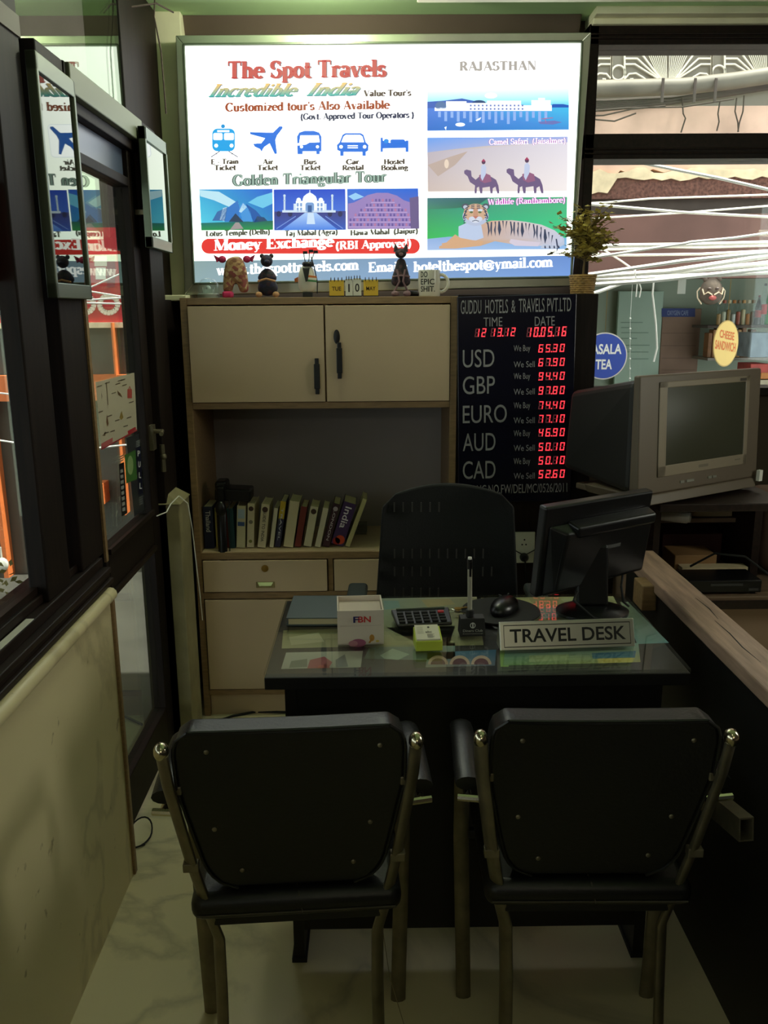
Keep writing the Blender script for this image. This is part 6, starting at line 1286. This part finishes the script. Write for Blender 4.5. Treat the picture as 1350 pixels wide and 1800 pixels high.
# art deco iron grille, one repeat every 176 px
def iron(ox, label):
    r = thing('iron_grille', label, 'grille', at_y(1172+ox, 150, 4.98)); o_ = Vector(r.location)
    g = lambda px, py: at_y(px+ox, py, 4.98)-o_
    b = MB(); t = 0.0052
    for px in (1098, 1251): b.tube([g(px, 60), g(px, 146)], t, 6)
    for px in (1087,): 
        c0 = g(px, 128); b.tube([c0+Vector((0.036*cos(R(a)), 0, 0.036*sin(R(a)))) for a in range(0, 360, 20)], t, 6, closed=True)
    b.tube([g(1075, 60), g(1075, 146)], t, 6)
    for s in (-1, 1):
        X = lambda d: 1174+s*d
        for y, bend, yb in ((92, 48, 92), (103, 54, 103), (113, 58, 113)): b.tube([g(X(75), y), g(X(bend), yb), g(X(10), 143)], t, 6)
        b.tube([g(X(75), 138), g(X(68), 130), g(X(56), 129), g(X(44), 136), g(X(34), 144)], t, 6); b.tube([g(X(66), 144), g(X(66), 139), g(X(61), 139)], t, 6)
    b.build('scroll_frame', M['grille'], r, smooth=True)
    for k in range(-9, 10):
        if k: b2 = MB(); b2.tube([g(1174+k*1.4, 143), g(1174+k*5.6, 60)], 0.0024, 5); b2.build('ray_bar', M['grille'], r, smooth=True)
iron(0, 'white ironwork sunburst panel in the middle of the grille above the lane'); iron(176, 'white ironwork sunburst panel at the right of the grille above the lane'); iron(-176, 'white ironwork sunburst panel at the left of the grille, mostly behind the signboard')
# white sunlit cables
CB = [('thin white cable slanting down to the right over the torn plaster', [(1080, 276), (1117, 284), (1260, 312), (1360, 335)], 4),
 ('white cable crossing the dark gap, sloping down to the right', [(1010, 354), (1032, 358), (1199, 373), (1370, 382)], 3.4),
 ('thin white cable along the top of the dark gap', [(1020, 358), (1065, 356), (1144, 349), (1370, 342)], 2.4),
 ('thin white cable rising right across the maroon fascia', [(1020, 386), (1070, 382), (1207, 374), (1370, 360)], 2.4),
 ('white cable branching up to the right on the fascia', [(1205, 428), (1213, 426), (1290, 418), (1370, 407)], 3.4),
 ('thick level white cable across the middle of the fascia', [(1010, 434), (1073, 432), (1200, 430), (1370, 426)], 5.5),
 ('white cable running level just under the thick one', [(1000, 443), (1035, 445), (1080, 448), (1119, 448), (1230, 447), (1370, 440)], 3.4),
 ('thin white cable hugging the thick level one from below', [(1000, 441), (1110, 438), (1161, 434), (1230, 436), (1370, 431)], 3),
 ('thick white cable, upper one of the rising group', [(1000, 487), (1048, 481), (1199, 459), (1370, 442)], 5),
 ('thick white cable, second of the rising group', [(1000, 490), (1046, 486), (1172, 477), (1370, 447)], 6.5),
 ('white cable, third of the rising group', [(1000, 494), (1060, 486), (1172, 480), (1370, 462)], 7),
 ('white cable crossing the group from lower left', [(1010, 526), (1054, 512), (1117, 489), (1370, 458)], 4.5),
 ('lowest white cable of the rising group', [(1000, 503), (1046, 500), (1144, 494), (1370, 470)], 5.5),
 ('white cable just above the lowest one', [(1000, 492), (1090, 490), (1200, 486), (1370, 478)], 6),
 ('thin white cable dropping from the plant to the group', [(1030, 420), (1062, 440), (1090, 457), (1117, 476)], 2.4)]
for i, (lbl, pts, wd) in enumerate(CB):
    (xa, ya), (xb, yb) = pts[-2:]; (xc, yc), (xd, yd) = pts[:2]
    if xb > 1300: pts = [(xc-170, yc-(yd-yc)/(xd-xc)*170*.6)]+pts+[(xb+420, yb+(yb-ya)/(xb-xa)*420*.7)]      # run on across the lane
    Y = 4.0+0.04*((i*4) % 15); b = MB(); b.tube([at_y(x, y+random.uniform(-.5, .5), Y) for x, y in pts], wd*0.66*Y/1500, 8); tag(b.build('street_cable', M['cable'], smooth=True), lbl, 'cable', 'white cables strung across the lane')
HG = [('long dangling white cable end left of the brown board', [(1150, 487), (1147, 517), (1153, 571), (1155, 612), (1149, 636)], 3), ('short dangling white cable end, left of two', [(1116, 478), (1120, 500), (1118, 522)], 2.2), ('short dangling white cable end, right of two', [(1122, 490), (1127, 508), (1124, 523)], 2.2)]
for lbl, pts, wd in HG:
    b = MB(); b.tube([at_y(x, y, 4.2) for x, y in pts], wd*0.5*4.2/1500, 6); tag(b.build('dangling_cable', M['cable'], smooth=True), lbl, 'cable')
a = at_y(1198, 505, 4.12); o = bx(a.x-.018, a.x+.018, 4.115, 4.121, a.z-.03, a.z+.04).build('cable_tag', M['white']); tag(o, 'small white tag hanging from the white cables', 'tag')
b = MB(); a, c_ = at_y(1108, 560, 4.97), at_y(1107, 700, 4.97); b.tube([Vector((a.x, a.y, 1.656)), a, c_], 0.0012, 5)
for k in range(9): b.ball(a.lerp(c_, k/8), 0.006, 8)
tag(b.build('bead_string', M['white'], smooth=True), 'string of small white beads hanging in front of the pale green panel', 'bead string')

# ---- street seen through the left window and door
lx0 = -5.5
struct(bx(lx0, 0.95, FY, FY+0.3, 1.43, 1.95).build('shop_sign_board', M['red']))
struct(bx(lx0, 0.95, FY, FY+0.3, 1.95, 6.0).build('wall_street_left', M['slate']))
struct(bx(lx0, 0.95, FY-0.02, FY+0.2, 1.405, 1.435).build('trim_cream_strip', M['torn']))
struct(bx(lx0, 0.95, FY+0.02, FY+0.3, -0.1, 1.405).build('wall_street_shop', M['greyshop']))
pr = Print(onto_y(FY-0.002)); c_ = S(230, 214, 190)
for cx in (149, 191, 16, -26, -68): 
    pts = [(cx+16*cos(R(a)), 535+15*sin(R(a))) for a in range(0, 361, 20)]; pr.line(pts, 9, c_, 0)
pr.rect(166, 450, 188, 468, S(214, 196, 172), 0); pr.rect(168, 470, 186, 491, S(226, 214, 196), 0); pr.rect(188, 450, 202, 505, S(140, 40, 50), 0)
tag(pr.build('sign_lettering', M['gprint']), 'cream painted letters on the red shop sign across the street', 'lettering')
for i, (xa, ya, xb, yb, lbl) in enumerate(((-60, 660, 260, 702, 'orange horizontal beam of the shop front across the street'), (200, 567, 210, 660, 'thin orange upright above the beam seen through the door'), (-10, 702, 20, 1040, 'orange upright post seen through the left window'), (212, 702, 226, 900, 'orange upright post seen through the door glass'), (158, 845, 192, 880, 'small orange box on the shop front seen through the door'))):
    a, c2 = at_y(xa, ya, FY), at_y(xb, yb, FY); o = bx(a.x, c2.x, FY-0.05-0.012*i, FY+0.019, c2.z, a.z).build('orange_shop_post' if i < 4 else 'orange_box', M['orange']); tag(o, lbl, 'post' if i < 4 else 'box')
a = at_y(4, 992, 4.6); b = MB(); b.ball((a.x, 4.6, a.z), (0.035, 0.03, 0.04)); b.tube([(a.x, 4.6, a.z+.03), (a.x, 4.6, a.z+.1)], .006, 6); tag(b.build('white_lantern', M['white'], smooth=True), 'white round object hanging outside the left window', 'lantern')
a = at_y(18, 1040, 3.2); b = MB(); random.seed(2)
for k in range(120):
    d = Vector((random.gauss(0, .09), random.gauss(0, .06), random.gauss(0, .055))); e = Vector((random.uniform(-1, 1), random.uniform(-1, 1), random.uniform(-.2, 1))).normalized()*.035; s_ = e.cross(Vector((0.3, 1, 0.2))).normalized()*.010; q0 = Vector((a.x-.12, 3.2, a.z))+d
    b.add([q0, q0+e*.5+s_, q0+e, q0+e*.5-s_], [(0, 1, 2, 3)])
tag(b.build('street_shrub', mat('dry_leaf', S(110, 100, 50), 0.8)), 'low dry shrub just outside the left window', 'shrub')['kind'] = 'stuff'
for i, (lbl, pts, wd) in enumerate((('upper white cable seen through the door glass', [(120, 519), (164, 503), (203, 485), (260, 460)], 2.2), ('white cable sloping down over the red sign', [(120, 507), (164, 513), (206, 520), (260, 530)], 2.2), ('upper of two level white cables over the red sign letters', [(-60, 534), (161, 527), (206, 524), (260, 522)], 2.6), ('lower of two level white cables over the red sign letters', [(-60, 530), (100, 531), (206, 534), (260, 535)], 2.6), ('lower slack white cable through the left window', [(-40, 690), (0, 691), (18, 693), (120, 700)], 2.4), ('lowest slack white cable through window and door', [(-40, 768), (25, 778), (120, 793), (222, 782)], 2.6))):
    b = MB(); b.tube([at_y(x, y, 4.5+.025*i) for x, y in pts], wd*.6*4.5/1500, 6); tag(b.build('street_cable', M['cable'], smooth=True), lbl, 'cable')
# red sticker on left pane
a, c2 = at_x(-60, 320, -0.745), at_x(17, 496, -0.745)
o = bx(-0.7465, -0.7445, a.y, c2.y, c2.z, 1.5+(a.z-1.5)*c2.y/a.y*0.97).build('red_poster', mat('bright_red_paper', S(240, 44, 44), 0.5)); tag(o, 'plain red poster stuck on the left window pane', 'poster')
o = bx(-0.700, -0.6985, 1.50, 1.62, 0.8853, 0.8862).build('paper_label', M['white']); tag(bx(-0.718, -0.702, 1.46, 1.66, 0.8853, 0.8866).build('ledge_sticker', M['white']), 'white paper strip lying on the dark window ledge', 'paper strip')
bpy.data.objects.remove(o)
# menu poster and stickers on the door glass
def door_print(name, label, cat, pts, draw, x=-0.744):
    pr = Print(lambda px, py, L: at_x(px, py, x+0.0006*(L+1))); draw(pr); tag(pr.build(name, M['gprint']), label, cat)
def dm(pr):
    pr.poly([(168, 672), (236, 655), (241, 757), (178, 791)], S(190, 180, 156), 0)
    pr.line([(178, 790), (241, 756)], 2.2, S(160, 40, 50), 1); pr.poly([(178, 780), (198, 769), (198, 777), (179, 788)], S(186, 96, 96), 1); pr.poly([(224, 758), (238, 750), (239, 755), (226, 763)], S(170, 40, 50), 1)
    for x, y in ((174, 678), (188, 672), (206, 674), (210, 668), (215, 667), (199, 690), (176, 723), (192, 730), (205, 738), (220, 748), (226, 733), (186, 760), (218, 676), (197, 757), (230, 706)): pr.poly([(x-3, y+1.2), (x+5, y-1.4), (x+5, y+.4), (x-3, y+3)], S(96, 84, 66), 1)
    pr.line([(187, 672), (190, 712)], 1.2, S(100, 84, 60), 1); pr.poly([(206, 686), (212, 692), (215, 698), (208, 694)], S(96, 74, 50), 1); pr.rect(224, 684, 232, 700, S(176, 70, 66), 1); pr.line([(226, 684), (228, 679), (230, 684)], 1, S(176, 70, 66), 1)
    pr.poly([(214, 722), (217, 734), (213, 738), (210, 734)], S(150, 126, 66), 1); pr.poly([(188, 728), (191, 745), (189, 750), (187, 742)], S(110, 78, 50), 1); pr.poly([(180, 766), (186, 758), (185, 766)], S(110, 90, 66), 1); pr.poly([(178, 690), (180, 696), (179, 702)], S(120, 100, 80), 1)
door_print('menu_poster', 'cream food poster with small pictures stuck on the door glass', 'poster', None, dm)
def dp(pr):
    pr.poly([(222, 770), (244, 762), (254, 896), (236, 908)], S(44, 48, 52), 0); pr.poly([(239, 788), (247, 784), (251, 866), (244, 870)], S(22, 24, 46), 1)
    for i, ch in enumerate('PULL'): pr.text(sans(ch, 0.02), 242+i*1.1, 246+i*1.1, 802+i*19, 10, S(206, 206, 206), 2)
    for k in range(4): pr.poly([(239, 776+k*3), (246, 773+k*3), (246, 774.4+k*3), (239, 777.6+k*3)], S(130, 134, 134), 1); pr.poly([(245, 874+k*4), (251, 871+k*4), (251, 873+k*4), (245, 876+k*4)], S(110, 114, 114), 1)
door_print('pull_sticker', 'dark sticker strip reading PULL on the door glass', 'sticker', None, dp)
def dg(pr):
    pr.poly([(219, 800), (238, 791), (241, 842), (222, 850)], S(66, 110, 52), 3); pr.disc(229, 818, 5.4, 17, S(140, 166, 110), 4)
door_print('green_sticker', 'square green sticker with a pale oval on the door glass', 'sticker', None, dg)
def db(pr):
    pr.poly([(209, 816), (218, 812), (224, 902), (214, 908)], S(20, 21, 22), 5)
    for k in range(8): pr.poly([(211+k*.55, 826+k*9.6), (216+k*.55, 824+k*9.6), (216.5+k*.55, 830+k*9.6), (211.5+k*.55, 832+k*9.6)], S(150, 150, 146), 6)
    for k in range(3): pr.poly([(209, 803+k*4), (217, 799+k*4), (217, 801+k*4), (209, 805+k*4)], S(120, 124, 120), 5)
door_print('card_logo_sticker', 'narrow black sticker with a column of small white card marks on the door glass', 'sticker', None, db)
# loose wires near the ceiling corner
b = MB(); b.tube([at_y(190, 2, 2.9), at_y(230, 12, 2.95), at_y(275, 6, 3.0), at_y(305, 22, 3.05)], 0.003, 6); b.tube([at_y(272, 0, 3.0), at_y(271, 30, 2.98), at_y(283, 90, 2.98), at_y(292, 200, 2.985)], 0.0025, 6)
tag(b.build('ceiling_wire', M['dcable'], smooth=True), 'tangle of thin wires in the ceiling corner above the door post', 'wires')
